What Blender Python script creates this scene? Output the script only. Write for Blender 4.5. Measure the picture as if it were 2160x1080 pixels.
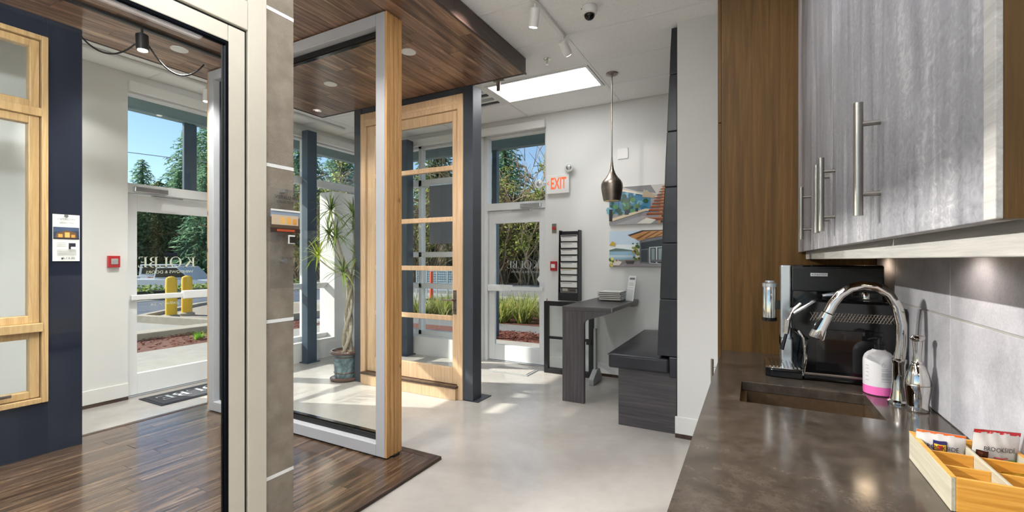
import bpy, bmesh, math, random
from mathutils import Matrix, Vector
for _o in list(bpy.data.objects): bpy.data.objects.remove(_o)
random.seed(7)
SC = bpy.context.scene
COL = SC.collection

# ------------------------------------------------------------------ camera
CAM_H = 1.42
FPX = 950.0
YAW = math.atan(507.0 / FPX)
cd = bpy.data.cameras.new('camera'); cam = bpy.data.objects.new('camera', cd); COL.objects.link(cam)
cd.sensor_width = 36.0; cd.lens = 36.0 * FPX / 2160.0
cd.shift_y = 8.0 / 2160.0
cd.clip_start = 0.02; cd.clip_end = 500
cam.location = (0, 0, CAM_H); cam.rotation_euler = (math.radians(90), 0, YAW)
SC.camera = cam

# ------------------------------------------------------------------ sky, sun, exposure
SUN_AZ = Vector((0.90, 0.34)).normalized()       # horizontal travel of the light
SUN_EL = math.radians(31)
w = bpy.data.worlds.new('world'); SC.world = w; w.use_nodes = True
nt = w.node_tree; nt.nodes.clear()
sky = nt.nodes.new('ShaderNodeTexSky'); sky.sky_type = 'NISHITA'; sky.sun_disc = False
sky.sun_elevation = SUN_EL; sky.sun_rotation = math.atan2(-SUN_AZ.x, -SUN_AZ.y); sky.air_density = 1.0; sky.dust_density = 0.15; sky.ozone_density = 2.5
bgn = nt.nodes.new('ShaderNodeBackground'); bgn.inputs['Strength'].default_value = 0.115
wo = nt.nodes.new('ShaderNodeOutputWorld')
nt.links.new(sky.outputs[0], bgn.inputs[0]); nt.links.new(bgn.outputs[0], wo.inputs[0])
sd = bpy.data.lights.new('sun', 'SUN'); sd.energy = 6.0; sd.angle = math.radians(0.6); sd.color = (1.0, 0.95, 0.87)
sun = bpy.data.objects.new('sun', sd); COL.objects.link(sun)
sv = Vector((SUN_AZ.x * math.cos(SUN_EL), SUN_AZ.y * math.cos(SUN_EL), -math.sin(SUN_EL)))
sun.rotation_euler = sv.to_track_quat('-Z', 'Y').to_euler(); sun.location = (-20, -8, 18)
SC.view_settings.view_transform = 'Standard'; SC.view_settings.look = 'None'
SC.view_settings.gamma = 1; SC.view_settings.use_curve_mapping = False
SC.view_settings.exposure = 0.75
FILL_PANEL = 6.0         # emission of the unseen ceiling panels added as fill
PANEL = 5.5            # emission of the dim panel by the exit
TRACK = 22.0
FILL_TUBE_A, FILL_TUBE_B = 8.0, 46.0   # emission of the added fill tubes
#         # watts of each white track head
DOWNLIGHT = 45.0       # watts of each downlight

# ------------------------------------------------------------------ helpers
def L(h, k=1.0):
    h = h.lstrip('#'); r = []
    for i in (0, 2, 4):
        c = int(h[i:i+2], 16) / 255.0
        r.append((c / 12.92 if c <= .04045 else ((c + .055) / 1.055) ** 2.4) * k)
    return (r[0], r[1], r[2], 1.0)
def mixc(a, b, t): return tuple(a[i] * (1 - t) + b[i] * t for i in range(3)) + (1,)
class N:
    def __init__(s, name):
        s.m = bpy.data.materials.new(name); s.m.use_nodes = True
        s.t = s.m.node_tree; s.t.nodes.clear()
        s.o = s.t.nodes.new('ShaderNodeOutputMaterial')
    def n(s, typ, **kw):
        x = s.t.nodes.new('ShaderNode' + typ)
        for k, v in kw.items(): setattr(x, k, v)
        return x
    def l(s, a, b): s.t.links.new(a, b)
    def bsdf(s, rough=.5, metal=0, spec=.5, coat=0, coat_rough=.1):
        b = s.n('BsdfPrincipled'); b.inputs['Roughness'].default_value = rough; b.inputs['Metallic'].default_value = metal
        b.inputs['Specular IOR Level'].default_value = spec; b.inputs['Coat Weight'].default_value = coat
        b.inputs['Coat Roughness'].default_value = coat_rough
        s.l(b.outputs[0], s.o.inputs[0]); s.b = b; return b
    def coords(s, scale=(1, 1, 1), rnd=False, obj=True):
        tc = s.n('TexCoord'); mp = s.n('Mapping'); mp.inputs['Scale'].default_value = scale
        src = tc.outputs['Object'] if obj else tc.outputs['Generated']
        if rnd:
            oi = s.n('ObjectInfo'); mu = s.n('VectorMath', operation='SCALE'); cx = s.n('CombineXYZ')
            for i in range(3): s.l(oi.outputs['Random'], cx.inputs[i])
            s.l(cx.outputs[0], mu.inputs[0]); mu.inputs['Scale'].default_value = 37.0
            ad = s.n('VectorMath', operation='ADD'); s.l(src, ad.inputs[0]); s.l(mu.outputs[0], ad.inputs[1]); src = ad.outputs[0]
        s.l(src, mp.inputs[0]); return mp.outputs[0]
    def noise(s, vec, scale, detail=4, rough=.55, dist=0):
        x = s.n('TexNoise'); x.inputs['Scale'].default_value = scale; x.inputs['Detail'].default_value = detail
        x.inputs['Roughness'].default_value = rough; x.inputs['Distortion'].default_value = dist
        s.l(vec, x.inputs['Vector']); return x.outputs['Fac']
    def ramp(s, fac, stops):
        r = s.n('ValToRGB'); e = r.color_ramp.elements
        while len(e) < len(stops): e.new(0.5)
        for i, (p, c) in enumerate(stops): e[i].position = p; e[i].color = c
        s.l(fac, r.inputs[0]); return r.outputs[0]
    def bump(s, fac, strength=.2, dist=.01):
        b = s.n('Bump'); b.inputs['Strength'].default_value = strength; b.inputs['Distance'].default_value = dist
        s.l(fac, b.inputs['Height']); s.l(b.outputs[0], s.b.inputs['Normal'])
def plain(name, col, rough=.5, metal=0, spec=.5, var=.06, vs=8, bump=0, bs=60, coat=0):
    k = N(name); b = k.bsdf(rough, metal, spec, coat); c = L(col) if isinstance(col, str) else col
    v = k.coords()
    f = k.noise(v, vs, 3)
    k.l(k.ramp(f, [(.3, mixc(c, (0, 0, 0, 1), var)), (.7, tuple(min(.95, q * (1 + var * .7)) for q in c[:3]) + (1,))]), b.inputs['Base Color'])
    if bump: k.bump(k.noise(v, bs, 3), bump, .004)
    return k.m
def wood(name, stops, scale=(14, 14, 1.1), rough=.4, n=3.0, bump=.08, rnd=True, tone=0, coat=0, fine=9, dist=1.2, spec=.5, fa=.28):
    k = N(name); b = k.bsdf(rough, 0, spec, coat)
    v = k.coords(scale, rnd); f = k.noise(v, n, 5, .6, dist)
    f2 = k.noise(v, n * fine, 3, .6)
    mm = k.n('Math', operation='MULTIPLY_ADD'); k.l(f2, mm.inputs[0]); mm.inputs[1].default_value = fa; k.l(f, mm.inputs[2])
    sb = k.n('Math', operation='SUBTRACT'); k.l(mm.outputs[0], sb.inputs[0]); sb.inputs[1].default_value = fa / 2
    c = k.ramp(sb.outputs[0], stops)
    if tone:
        oi = k.n('ObjectInfo'); hs = k.n('HueSaturation'); mr = k.n('MapRange')
        mr.inputs[3].default_value = 1 - tone; mr.inputs[4].default_value = 1 + tone
        k.l(oi.outputs['Random'], mr.inputs[0]); k.l(mr.outputs[0], hs.inputs['Value']); k.l(c, hs.inputs['Color']); c = hs.outputs[0]
    k.l(c, b.inputs['Base Color'])
    if bump: k.bump(f2, bump, .003)
    return k.m
def glassm(name, tint=(.97, .985, .98, 1), refl=1.0, base=.02, rough=0):
    k = N(name); lw = k.n('LayerWeight'); lw.inputs['Blend'].default_value = .5
    pw = k.n('Math', operation='POWER'); k.l(lw.outputs['Facing'], pw.inputs[0]); pw.inputs[1].default_value = 5.0
    ma = k.n('Math', operation='MULTIPLY_ADD'); k.l(pw.outputs[0], ma.inputs[0]); ma.inputs[1].default_value = .9 * refl; ma.inputs[2].default_value = base
    tr = k.n('BsdfTransparent'); tr.inputs[0].default_value = tint
    gl = k.n('BsdfGlossy'); gl.inputs['Roughness'].default_value = rough
    mx = k.n('MixShader'); k.l(ma.outputs[0], mx.inputs[0]); k.l(tr.outputs[0], mx.inputs[1]); k.l(gl.outputs[0], mx.inputs[2])
    k.l(mx.outputs[0], k.o.inputs[0]); return k.m
def emis(name, col, st):
    k = N(name); e = k.n('Emission'); e.inputs[0].default_value = L(col) if isinstance(col, str) else col; e.inputs[1].default_value = st
    k.l(e.outputs[0], k.o.inputs[0]); return k.m

ORG = {}
class G:
    def __init__(s): s.v = []; s.f = []; s.sm = []; s.c = None
    def _add(s, vs, fs, sm=False):
        o = len(s.v); s.v += [tuple(p) for p in vs]; s.f += [tuple(o + i for i in f) for f in fs]; s.sm += [sm] * len(fs); return s
    def box(s, x0, x1, y0, y1, z0, z1):
        return s._add([(x0,y0,z0),(x1,y0,z0),(x1,y1,z0),(x0,y1,z0),(x0,y0,z1),(x1,y0,z1),(x1,y1,z1),(x0,y1,z1)],
                      [(0,3,2,1),(4,5,6,7),(0,1,5,4),(1,2,6,5),(2,3,7,6),(3,0,4,7)])
    def prism(s, poly, ax, a0, a1):
        n = len(poly)
        def mk(p, a): return (a, p[0], p[1]) if ax == 'x' else ((p[0], a, p[1]) if ax == 'y' else (p[0], p[1], a))
        vs = [mk(p, a0) for p in poly] + [mk(p, a1) for p in poly]
        fs = [tuple(range(n - 1, -1, -1)), tuple(range(n, 2 * n))] + [(i, (i+1) % n, n + (i+1) % n, n + i) for i in range(n)]
        return s._add(vs, fs)
    def lathe(s, prof, c=(0,0,0), n=24, M=None, sm=True):
        vs = []; fs = []
        for r, z in prof:
            for i in range(n):
                a = 2 * math.pi * i / n; vs.append(Vector((r * math.cos(a), r * math.sin(a), z)))
        for j in range(len(prof) - 1):
            for i in range(n): fs.append((j*n+i, j*n+(i+1)%n, (j+1)*n+(i+1)%n, (j+1)*n+i))
        if prof[0][0] > 1e-6: fs.append(tuple(range(n - 1, -1, -1)))
        if prof[-1][0] > 1e-6: fs.append(tuple((len(prof)-1)*n + i for i in range(n)))
        if M is not None: vs = [M @ p for p in vs]
        c = Vector(c); return s._add([p + c for p in vs], fs, sm)
    def cyl(s, a, b, r, n=16, r2=None):
        return s.tube([a, b], [r, r if r2 is None else r2], n)
    def tube(s, path, r, n=10, caps=True, sm=True):
        P = [Vector(p) for p in path]; k = len(P); R = r if isinstance(r, (list, tuple)) else [r] * k
        vs = []; fs = []; up = None
        for i in range(k):
            t = (P[min(i+1, k-1)] - P[max(i-1, 0)]).normalized()
            if up is None: up = t.orthogonal().normalized()
            up = (up - t * up.dot(t)); up = up.normalized() if up.length > 1e-6 else t.orthogonal().normalized()
            sd = t.cross(up)
            for j in range(n):
                a = 2 * math.pi * j / n; vs.append(P[i] + (up * math.cos(a) + sd * math.sin(a)) * R[i])
        for i in range(k - 1):
            for j in range(n): fs.append((i*n+j, i*n+(j+1)%n, (i+1)*n+(j+1)%n, (i+1)*n+j))
        if caps: fs.append(tuple(range(n-1, -1, -1))); fs.append(tuple((k-1)*n + j for j in range(n)))
        return s._add(vs, fs, sm)
    def ell(s, c, rx, ry, rz, nu=16, nv=10):
        prof = [(math.sin(math.pi * j / nv), -math.cos(math.pi * j / nv)) for j in range(nv + 1)]
        return s.lathe([(max(p, 1e-7), z) for p, z in prof], c, nu, Matrix.Diagonal((rx, ry, rz)))
    def xf(s, M, start=0):
        for i in range(start, len(s.v)): s.v[i] = tuple(M @ Vector(s.v[i]))
        return s
    def obj(s, name, mat, parent=None, bevel=0, seg=2, org=None, angle=40, fix=True):
        o0 = Vector(org) if org is not None else (ORG.get(parent.name, Vector()) if parent else Vector())
        me = bpy.data.meshes.new(name)
        me.from_pydata([tuple(Vector(p) - o0) for p in s.v], [], s.f)
        for p, q in zip(me.polygons, s.sm): p.use_smooth = q
        if s.c is not None:
            at = me.color_attributes.new('Col', 'FLOAT_COLOR', 'CORNER'); li = 0
            for p in me.polygons:
                for q in p.loop_indices: at.data[q].color = s.c[p.index]
        if fix:
            bm = bmesh.new(); bm.from_mesh(me); bmesh.ops.recalc_face_normals(bm, faces=bm.faces); bm.to_mesh(me); bm.free()
        if any(s.sm): me.set_sharp_from_angle(angle=math.radians(angle))
        me.materials.append(mat)
        o = bpy.data.objects.new(name, me); COL.objects.link(o)
        if parent: o.parent = parent
        else: o.location = o0
        ORG[o.name] = o0
        if bevel:
            md = o.modifiers.new('bevel', 'BEVEL'); md.width = bevel; md.segments = seg; md.limit_method = 'ANGLE'; md.angle_limit = math.radians(35)
            md.harden_normals = False
        return o
def bx(*a): return G().box(*a)
def tag(o, label=None, cat=None, group=None, kind=None):
    if label: o['label'] = label
    if cat: o['category'] = cat
    if group: o['group'] = group
    if kind: o['kind'] = kind
    return o
def thing(name, label, cat, loc=(0, 0, 0), group=None):
    o = bpy.data.objects.new(name, None); COL.objects.link(o); o.location = loc; o.empty_display_size = .1
    ORG[o.name] = Vector(loc); return tag(o, label, cat, group)
def struct(name, g, mat, parent=None, bevel=0, label=None):
    o = g.obj(name, mat, parent, bevel)
    if not parent: o['kind'] = 'structure'
    if label: o['label'] = label
    return o
def sroot(name, loc=(0, 0, 0)):
    o = bpy.data.objects.new(name, None); COL.objects.link(o); o.location = loc; ORG[o.name] = Vector(loc); o['kind'] = 'structure'; return o
def copy_tree(o, parent=None):
    c = o.copy(); COL.objects.link(c); c.parent = parent
    for ch in list(o.children): copy_tree(ch, c)
    return c
def light(name, typ, loc, power, col=(1, .93, .84), size=.05, aim=None, spot=None, blend=.5):
    d = bpy.data.lights.new(name, typ); d.energy = power; d.color = col
    if typ in ('POINT', 'SPOT'): d.shadow_soft_size = size
    if typ == 'SPOT': d.spot_size = spot or 1.2; d.spot_blend = blend
    o = bpy.data.objects.new(name, d); COL.objects.link(o); o.location = loc
    if aim is not None: o.rotation_euler = (Vector(aim) - Vector(loc)).to_track_quat('-Z', 'Y').to_euler()
    return o
def flat(name, polys, org, u, v, parent, off=.0004, mat=None, start=.0006):
    """flat print: coloured polygons in the plane org+u*a+v*b, layered outward along u x v"""
    g = G(); g.c = []; org = Vector(org); u = Vector(u); v = Vector(v); nn = u.cross(v).normalized()
    for i, (c, pts) in enumerate(polys):
        d = nn * (start + off * i)
        g._add([org + u * a + v * b + d for a, b in pts], [tuple(range(len(pts)))]); g.c.append(L(c))
    return g.obj(name, mat or MAT['print'], parent, fix=False)
def R4(a, b, c, d): return [(a, b), (c, b), (c, d), (a, d)]
def text(name, body, org, u, v, h, mat, parent, thick=.0006, width=None, align='LEFT', bold=0):
    """lettering as a thin mesh; u reading direction, v up"""
    cu = bpy.data.curves.new(name, 'FONT'); cu.body = body; cu.size = 1.0; cu.extrude = 0.0; cu.align_x = align; cu.offset = bold
    cu.resolution_u = 3
    t = bpy.data.objects.new(name, cu); COL.objects.link(t)
    dg = bpy.context.evaluated_depsgraph_get(); me = bpy.data.meshes.new_from_object(t.evaluated_get(dg))
    bpy.data.objects.remove(t); bpy.data.curves.remove(cu)
    if not me.vertices: return None
    xs = [p.co.x for p in me.vertices]; s = h / 0.69; sx = s
    if width: sx = width / max(1e-6, max(xs) - min(xs))
    u = Vector(u).normalized(); v = Vector(v).normalized(); n = u.cross(v); org = Vector(org); x0 = min(xs) if align == 'LEFT' else 0
    vs = [org + u * ((p.co.x - x0) * sx) + v * (p.co.y * s) + n * thick for p in me.vertices]
    g = G(); g._add(vs, [tuple(p.vertices) for p in me.polygons]); bpy.data.meshes.remove(me)
    return g.obj(name, mat, parent, fix=False)
def serif(name, word, org, u, v, h, mat, parent, thick=.0008, gap=.12):
    """roman capitals with serifs, drawn as strokes"""
    g = G(); u = Vector(u).normalized(); v = Vector(v).normalized(); n = u.cross(v) * thick; org = Vector(org); x = 0
    def q(pts): g._add([org + u * ((x + a) * h) + v * (b * h) + n for a, b in pts], [tuple(range(len(pts)))])
    def ring(cx, cy, rx, ry, a0, a1, t0, t1, k=16):
        for i in range(k):
            b0 = a0 + (a1 - a0) * i / k; b1 = a0 + (a1 - a0) * (i + 1) / k
            def p(b, inner):
                w_ = (t0 + (t1 - t0) * abs(math.cos(b))) if inner else 0
                return (cx + (rx - w_) * math.cos(b), cy + (ry - (t0 if inner else 0)) * math.sin(b))
            q([p(b0, 0), p(b1, 0), p(b1, 1), p(b0, 1)])
    S = .16; T = .05
    for ch in word:
        big = 1.0
        if ch in 'KLBE':
            q(R4(.08, 0, .08 + S, 1)); q(R4(0, 0, .32, T)); q(R4(0, 1 - T, .32, 1))
        if ch == 'K':
            q([(.22, .42), (.62, 1), (.70, 1), (.30, .40)]); q([(.34, .55), (.46, .66), (.98, 0), (.76, 0)])
            q(R4(.54, 1 - T, .84, 1)); q(R4(.68, 0, 1.06, T)); wd = 1.06
        elif ch == 'L': q(R4(.1, 0, .7, T)); q([(.62, 0), (.7, 0), (.7, .26), (.66, .26)]); wd = .7
        elif ch == 'E':
            q(R4(.1, 0, .7, T)); q([(.62, 0), (.7, 0), (.7, .24), (.66, .24)]); q(R4(.1, 1 - T, .66, 1)); q([(.6, 1), (.66, 1), (.66, .78), (.62, .78)])
            q(R4(.2, .48, .5, .53)); q(R4(.47, .4, .5, .62)); wd = .7
        elif ch == 'B':
            ring(.3, .76, .34, .24, -math.pi / 2, math.pi / 2, T, .15); ring(.3, .265, .4, .265, -math.pi / 2, math.pi / 2, T, .16)
            q(R4(.1, .5, .32, .53)); q(R4(.1, 0, .32, T)); q(R4(.1, 1 - T, .32, 1)); wd = .7
        elif ch == 'O': ring(.5, .5, .5, .52, 0, 2 * math.pi, T, .17, 28); wd = 1.0
        x += wd + gap
    return g.obj(name, mat, parent, fix=False)

# ------------------------------------------------------------------ materials
MAT = {}
k = N('flat print'); b = k.bsdf(.45); a = k.n('VertexColor'); a.layer_name = 'Col'; k.l(a.outputs[0], b.inputs['Base Color']); MAT['print'] = k.m
k = N('gloss print'); b = k.bsdf(.16); a = k.n('VertexColor'); a.layer_name = 'Col'; k.l(a.outputs[0], b.inputs['Base Color']); MAT['gprint'] = k.m
MAT['wall'] = plain('white wall paint', '#dededb', .6, var=.015, vs=2, bump=.03, bs=180)
MAT['trimw'] = plain('white satin trim', '#e4e4e1', .35, var=.015)
MAT['sfront'] = plain('white storefront aluminium', '#dfe0e0', .32, var=.02)
MAT['black'] = plain('black rubber', '#0f1012', .45, var=.1)
MAT['matteblack'] = plain('matte black bead', '#101216', .95, 0, .02, var=.1)
MAT['blackgloss'] = plain('gloss black plastic', '#0b0b0c', .12, var=.05)
MAT['blackmetal'] = plain('black powder coat', '#16181b', .4, var=.08)
MAT['white'] = plain('white plastic', '#e6e6e3', .35, var=.02)
MAT['paper'] = plain('white paper', '#e2e2de', .55, var=.02)
MAT['greymetal'] = plain('grey painted metal', '#a5a8a8', .4, .2, var=.05)
MAT['steel'] = plain('brushed steel', '#a09a92', .28, 1, var=.06, vs=20)
MAT['chrome'] = plain('polished chrome', '#d6d3ce', .06, 1, var=.02)
MAT['silver'] = plain('satin aluminium', '#c9cdd2', .25, .9, var=.03)
MAT['red'] = plain('red plastic', '#b3262b', .35)
MAT['glass'] = glassm('clear glass')
MAT['bigglass'] = glassm('large door glass', (.965, .98, .975, 1), 1.0, .016)
MAT['acrylic'] = glassm('clear acrylic', (.95, .96, .97, 1), .9, .06)
MAT['darkglass'] = glassm('dark glass', (.35, .37, .4, 1), 1, .06)
# polished concrete
k = N('polished concrete'); b = k.bsdf(.2, 0, .5)
v = k.coords((1, 1, 1)); f1 = k.noise(v, .9, 6, .6, .6); f2 = k.noise(v, 9, 5, .65)
mm = k.n('Math', operation='MULTIPLY_ADD'); k.l(f2, mm.inputs[0]); mm.inputs[1].default_value = .22; k.l(f1, mm.inputs[2])
k.l(k.ramp(mm.outputs[0], [(.36, L('#9c9791')), (.58, L('#aaa59f')), (.82, L('#b6b2ad'))]), b.inputs['Base Color'])
k.l(k.ramp(f2, [(.3, (.14, .14, .14, 1)), (.7, (.27, .27, .27, 1))]), b.inputs['Roughness']); MAT['concrete'] = k.m
MAT['floorwood'] = wood('dark walnut flooring', [(.28, L('#2b211b')), (.45, L('#4b3a2d')), (.6, L('#685443')), (.78, L('#927a60'))], (9, .55, 9), .2, 2.4, .02, True, .2, .3, fa=.12)
MAT['soffitwood'] = wood('walnut soffit boards', [(.28, L('#3d2b20')), (.42, L('#6b4f3c')), (.56, L('#8c6c56')), (.74, L('#c3a284'))], (7, .5, 7), .3, 2.5, .03, True, .3, .2, fa=.16)
MAT['fascia'] = wood('dark walnut fascia', [(.3, L('#2e2320')), (.6, L('#463630')), (.8, L('#57453c'))], (6, .7, 6), .3, 2.5, .04)
MAT['nosing'] = wood('dark floor nosing', [(.3, L('#2c1f18')), (.6, L('#4a372b')), (.8, L('#5e4838'))], (6, 1, 6), .3, 2.5, .04)
MAT['cedar'] = wood('clear cedar', [(.25, L('#b0804c')), (.5, L('#c99a62')), (.75, L('#dab07a'))], (30, 30, 1.0), .45, 2.2, .06, True, .06)
def knots(m):
    t_ = m.node_tree; bs = [n for n in t_.nodes if n.type == 'BSDF_PRINCIPLED'][0]; lk = bs.inputs['Base Color'].links[0].from_socket
    tc = t_.nodes.new('ShaderNodeTexCoord'); mp = t_.nodes.new('ShaderNodeMapping'); mp.inputs['Scale'].default_value = (6, 9, 4.2); t_.links.new(tc.outputs['Object'], mp.inputs[0])
    vo = t_.nodes.new('ShaderNodeTexVoronoi'); vo.inputs['Scale'].default_value = 1.0; t_.links.new(mp.outputs[0], vo.inputs['Vector'])
    rp = t_.nodes.new('ShaderNodeValToRGB'); rp.color_ramp.elements[0].position = .05; rp.color_ramp.elements[0].color = L('#5a3a1e'); rp.color_ramp.elements[1].position = .13; rp.color_ramp.elements[1].color = (1, 1, 1, 1)
    t_.links.new(vo.outputs['Distance'], rp.inputs[0]); mx = t_.nodes.new('ShaderNodeMixRGB'); mx.blend_type = 'MULTIPLY'; mx.inputs[0].default_value = 1
    t_.links.new(lk, mx.inputs[1]); t_.links.new(rp.outputs[0], mx.inputs[2]); t_.links.new(mx.outputs[0], bs.inputs['Base Color'])
knots(MAT['cedar'])
MAT['maple'] = wood('pale fir', [(.25, L('#b59470')), (.5, L('#c4a582')), (.75, L('#d2b798'))], (22, 22, 1.0), .35, 2.0, .03, True, .05)
MAT['pine'] = wood('yellow pine frame', [(.25, L('#a98a5c')), (.5, L('#c2a271')), (.75, L('#d3b788'))], (22, 22, 1.0), .35, 2.0, .03, True, .05)
MAT['navy'] = plain('navy panel', '#1b2130', .75, 0, .12, var=.1, vs=3)
MAT['cream'] = plain('champagne enamel', '#c8c1b1', .38, var=.03)
MAT['whiteframe'] = plain('pale grey enamel', '#abadb0', .4, var=.02)
MAT['post'] = plain('charcoal post', '#3b4047', .42, var=.06)
MAT['column'] = plain('blue grey steel column', '#3b4a58', .4, var=.08)
k = N('stucco'); b = k.bsdf(.9); v = k.coords(); f = k.noise(v, 160, 4, .7); k.l(k.ramp(k.noise(v, 14, 4), [(.3, L('#857a6b')), (.7, L('#9c9182'))]), b.inputs['Base Color']); k.bump(f, .9, .006); MAT['stucco'] = k.m
k = N('acoustic tile'); b = k.bsdf(.85); v = k.coords((1, 1, 1), True); f = k.noise(v, 130, 2, .5)
k.l(k.ramp(f, [(.28, L('#d2d2cf')), (.38, L('#f2f2f0')), (1, L('#f4f4f2'))]), b.inputs['Base Color']); k.bump(f, .25, .004); MAT['tile'] = k.m
MAT['tbar'] = plain('white ceiling grid', '#eaeae8', .4, var=.02)
MAT['oak'] = wood('brown stained oak', [(.25, L('#402c14')), (.5, L('#513a1b')), (.78, L('#634825'))], (10, 10, .35), .5, 3.0, .1, False, 0, 0, 14, spec=.2)
# grey washed oak of the cupboard doors
k = N('grey washed oak'); b = k.bsdf(.4, 0, .45)
v = k.coords((7, 7, .9), True); f = k.noise(v, 2.2, 5, .6, .8); v2 = k.coords((5, 16, 26), True); f2 = k.noise(v2, 2.6, 3, .6, 1.6)
mm = k.n('Math', operation='MULTIPLY_ADD'); k.l(f2, mm.inputs[0]); mm.inputs[1].default_value = .6; k.l(f, mm.inputs[2])
k.l(k.ramp(mm.outputs[0], [(.55, L('#5b5a5e')), (.74, L('#737276')), (.88, L('#818083')), (1.0, L('#9a999a'))]), b.inputs['Base Color']); k.bump(mm.outputs[0], .12, .003); MAT['greyoak'] = k.m
MAT['lightoak'] = wood('pale washed oak edge', [(.3, L('#8d8a86')), (.6, L('#a19e99')), (.8, L('#b3b0aa'))], (30, 1.2, 30), .5, 2.5, .08, False)
# counter
k = N('brown quartz'); b = k.bsdf(.13, 0, .5); v = k.coords((1, 1, 1)); f = k.noise(v, 16, 4, .6, 0); f2 = k.noise(v, 140, 3, .6)
mm = k.n('Math', operation='MULTIPLY_ADD'); k.l(f2, mm.inputs[0]); mm.inputs[1].default_value = .4; k.l(f, mm.inputs[2])
k.l(k.ramp(mm.outputs[0], [(.5, L('#342d27')), (.72, L('#433b34')), (.9, L('#4f463f')), (1.0, L('#5c534b'))]), b.inputs['Base Color'])
k.l(k.ramp(f2, [(.3, (.12, .12, .12, 1)), (.7, (.16, .16, .16, 1))]), b.inputs['Roughness']); MAT['quartz'] = k.m
k = N('grey slate tile'); b = k.bsdf(.5, 0, .4); v = k.coords((1, 1, 1), True); f = k.noise(v, 4, 6, .7, .3); f2 = k.noise(v, 130, 3, .6)
mm = k.n('Math', operation='MULTIPLY_ADD'); k.l(f2, mm.inputs[0]); mm.inputs[1].default_value = .4; k.l(f, mm.inputs[2])
k.l(k.ramp(mm.outputs[0], [(.45, L('#868489')), (.7, L('#9c9a9f')), (.9, L('#adabb0'))]), b.inputs['Base Color']); k.bump(f2, .15, .002); MAT['slate'] = k.m
MAT['grout'] = plain('grey grout', '#8f8a86', .8)
MAT['laminate'] = wood('dark grey laminate', [(.3, L('#383437')), (.55, L('#4b474a')), (.8, L('#625c5b'))], (26, 26, .6), .4, 2.2, .06, False, 0, 0, 10)
MAT['laminateh'] = wood('dark grey laminate crossgrain', [(.3, L('#383437')), (.55, L('#4b474a')), (.8, L('#625c5b'))], (.6, 26, 26), .4, 2.2, .06, False, 0, 0, 10)
k = N('black leather'); b = k.bsdf(.3, 0, .5); v = k.coords(); k.l(k.ramp(k.noise(v, 6, 3), [(.3, L('#1b1c22')), (.7, L('#2a2b31'))]), b.inputs['Base Color'])
fa = k.noise(k.coords((3, 4, 2.2)), 2.2, 4, .5, .5); fb = k.noise(v, 260, 2); mm = k.n('Math', operation='MULTIPLY_ADD'); k.l(fb, mm.inputs[0]); mm.inputs[1].default_value = .05; k.l(fa, mm.inputs[2]); k.bump(mm.outputs[0], .16, .02); MAT['leather'] = k.m
MAT['bamboo'] = wood('bamboo', [(.3, L('#b97e2c')), (.55, L('#cf943d')), (.8, L('#dcab5c'))], (1.0, 30, 30), .4, 2.2, .03, False)
MAT['bambooend'] = wood('pale bamboo side', [(.3, L('#938c7a')), (.55, L('#a59e8c')), (.8, L('#b5ae9c'))], (30, 1.2, 30), .45, 2.2, .03, False)
MAT['bronze'] = plain('aged pewter', '#8f857c', .36, 1, var=.25, vs=14)
MAT['brass'] = plain('warm brass lining', '#d2a25c', .3, .9, var=.05)
MAT['orange'] = plain('orange red lettering', '#e2562c', .5)
MAT['mulch'] = plain('bark mulch', '#6d3e2e', .95, var=.5, vs=30, bump=.8, bs=40)
MAT['asphalt'] = plain('worn asphalt', '#6f6e6d', .9, var=.12, vs=25, bump=.3, bs=120)
MAT['road'] = plain('blue grey road', '#4d5563', .85, var=.1, vs=12)
MAT['paleasphalt'] = plain('pale parking asphalt', '#9a9791', .9, var=.12, vs=20)
MAT['pave'] = plain('pavement concrete', '#9c978f', .85, var=.08, vs=6)
MAT['kerb'] = plain('kerb concrete', '#a59c8c', .9, var=.1)
MAT['gravel'] = plain('gravel', '#94897c', .95, var=.35, vs=40, bump=.8, bs=60)
MAT['yellow'] = plain('yellow bollard paint', '#e0b31f', .5)
def leafm(name, c1, c2, c3, rough=.6, trans=0):
    k = N(name); b = k.bsdf(rough, 0, .25); ge = k.n('NewGeometry'); cc = k.ramp(ge.outputs['Random Per Island'], [(0, L(c1)), (.5, L(c2)), (1, L(c3))]); k.l(cc, b.inputs['Base Color'])
    tl = k.n('BsdfTranslucent'); k.l(cc, tl.inputs[0]); mx = k.n('MixShader'); mx.inputs[0].default_value = .55; k.l(b.outputs[0], mx.inputs[1]); k.l(tl.outputs[0], mx.inputs[2]); k.l(mx.outputs[0], k.o.inputs[0]); return k.m
MAT['conifer'] = leafm('conifer needles', '#557a66', '#769c7e', '#a9c69c')
MAT['conifer2'] = leafm('yellowish conifer needles', '#4a6040', '#6a8052', '#97a66c')
MAT['shrub'] = leafm('shrub leaves', '#6a763a', '#98a554', '#c8c87c')
MAT['hedge'] = leafm('hedge leaves', '#5a7238', '#8aa050', '#bcc374')
MAT['twig'] = leafm('bare twigs', '#7a6858', '#a8957e', '#d2c2a8')
MAT['grass'] = leafm('ornamental grass', '#5a6b2c', '#8d9a45', '#c9b978')
MAT['dracaena'] = leafm('dracaena leaves', '#3f5c2c', '#6f8a3e', '#a9b865', .45)
MAT['dracaenay'] = leafm('yellow green dracaena leaves', '#7d9a2c', '#b3c63e', '#d6da78', .45)
MAT['bark'] = plain('tree bark', '#5a4a3d', .9, var=.3, vs=12)
MAT['palebark'] = plain('pale plant stem', '#a29a86', .7, var=.2, vs=25, bump=.3, bs=50)
# ================================================================== STRUCTURE
CZ, SZ = 3.32, 3.17
XL, XR, YB, YF = -5.6, 0.55, 5.38, -3.2
floor = struct('floor', bx(-5.82, .75, YF - .2, 5.62, -.12, 0), MAT['concrete'])
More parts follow.
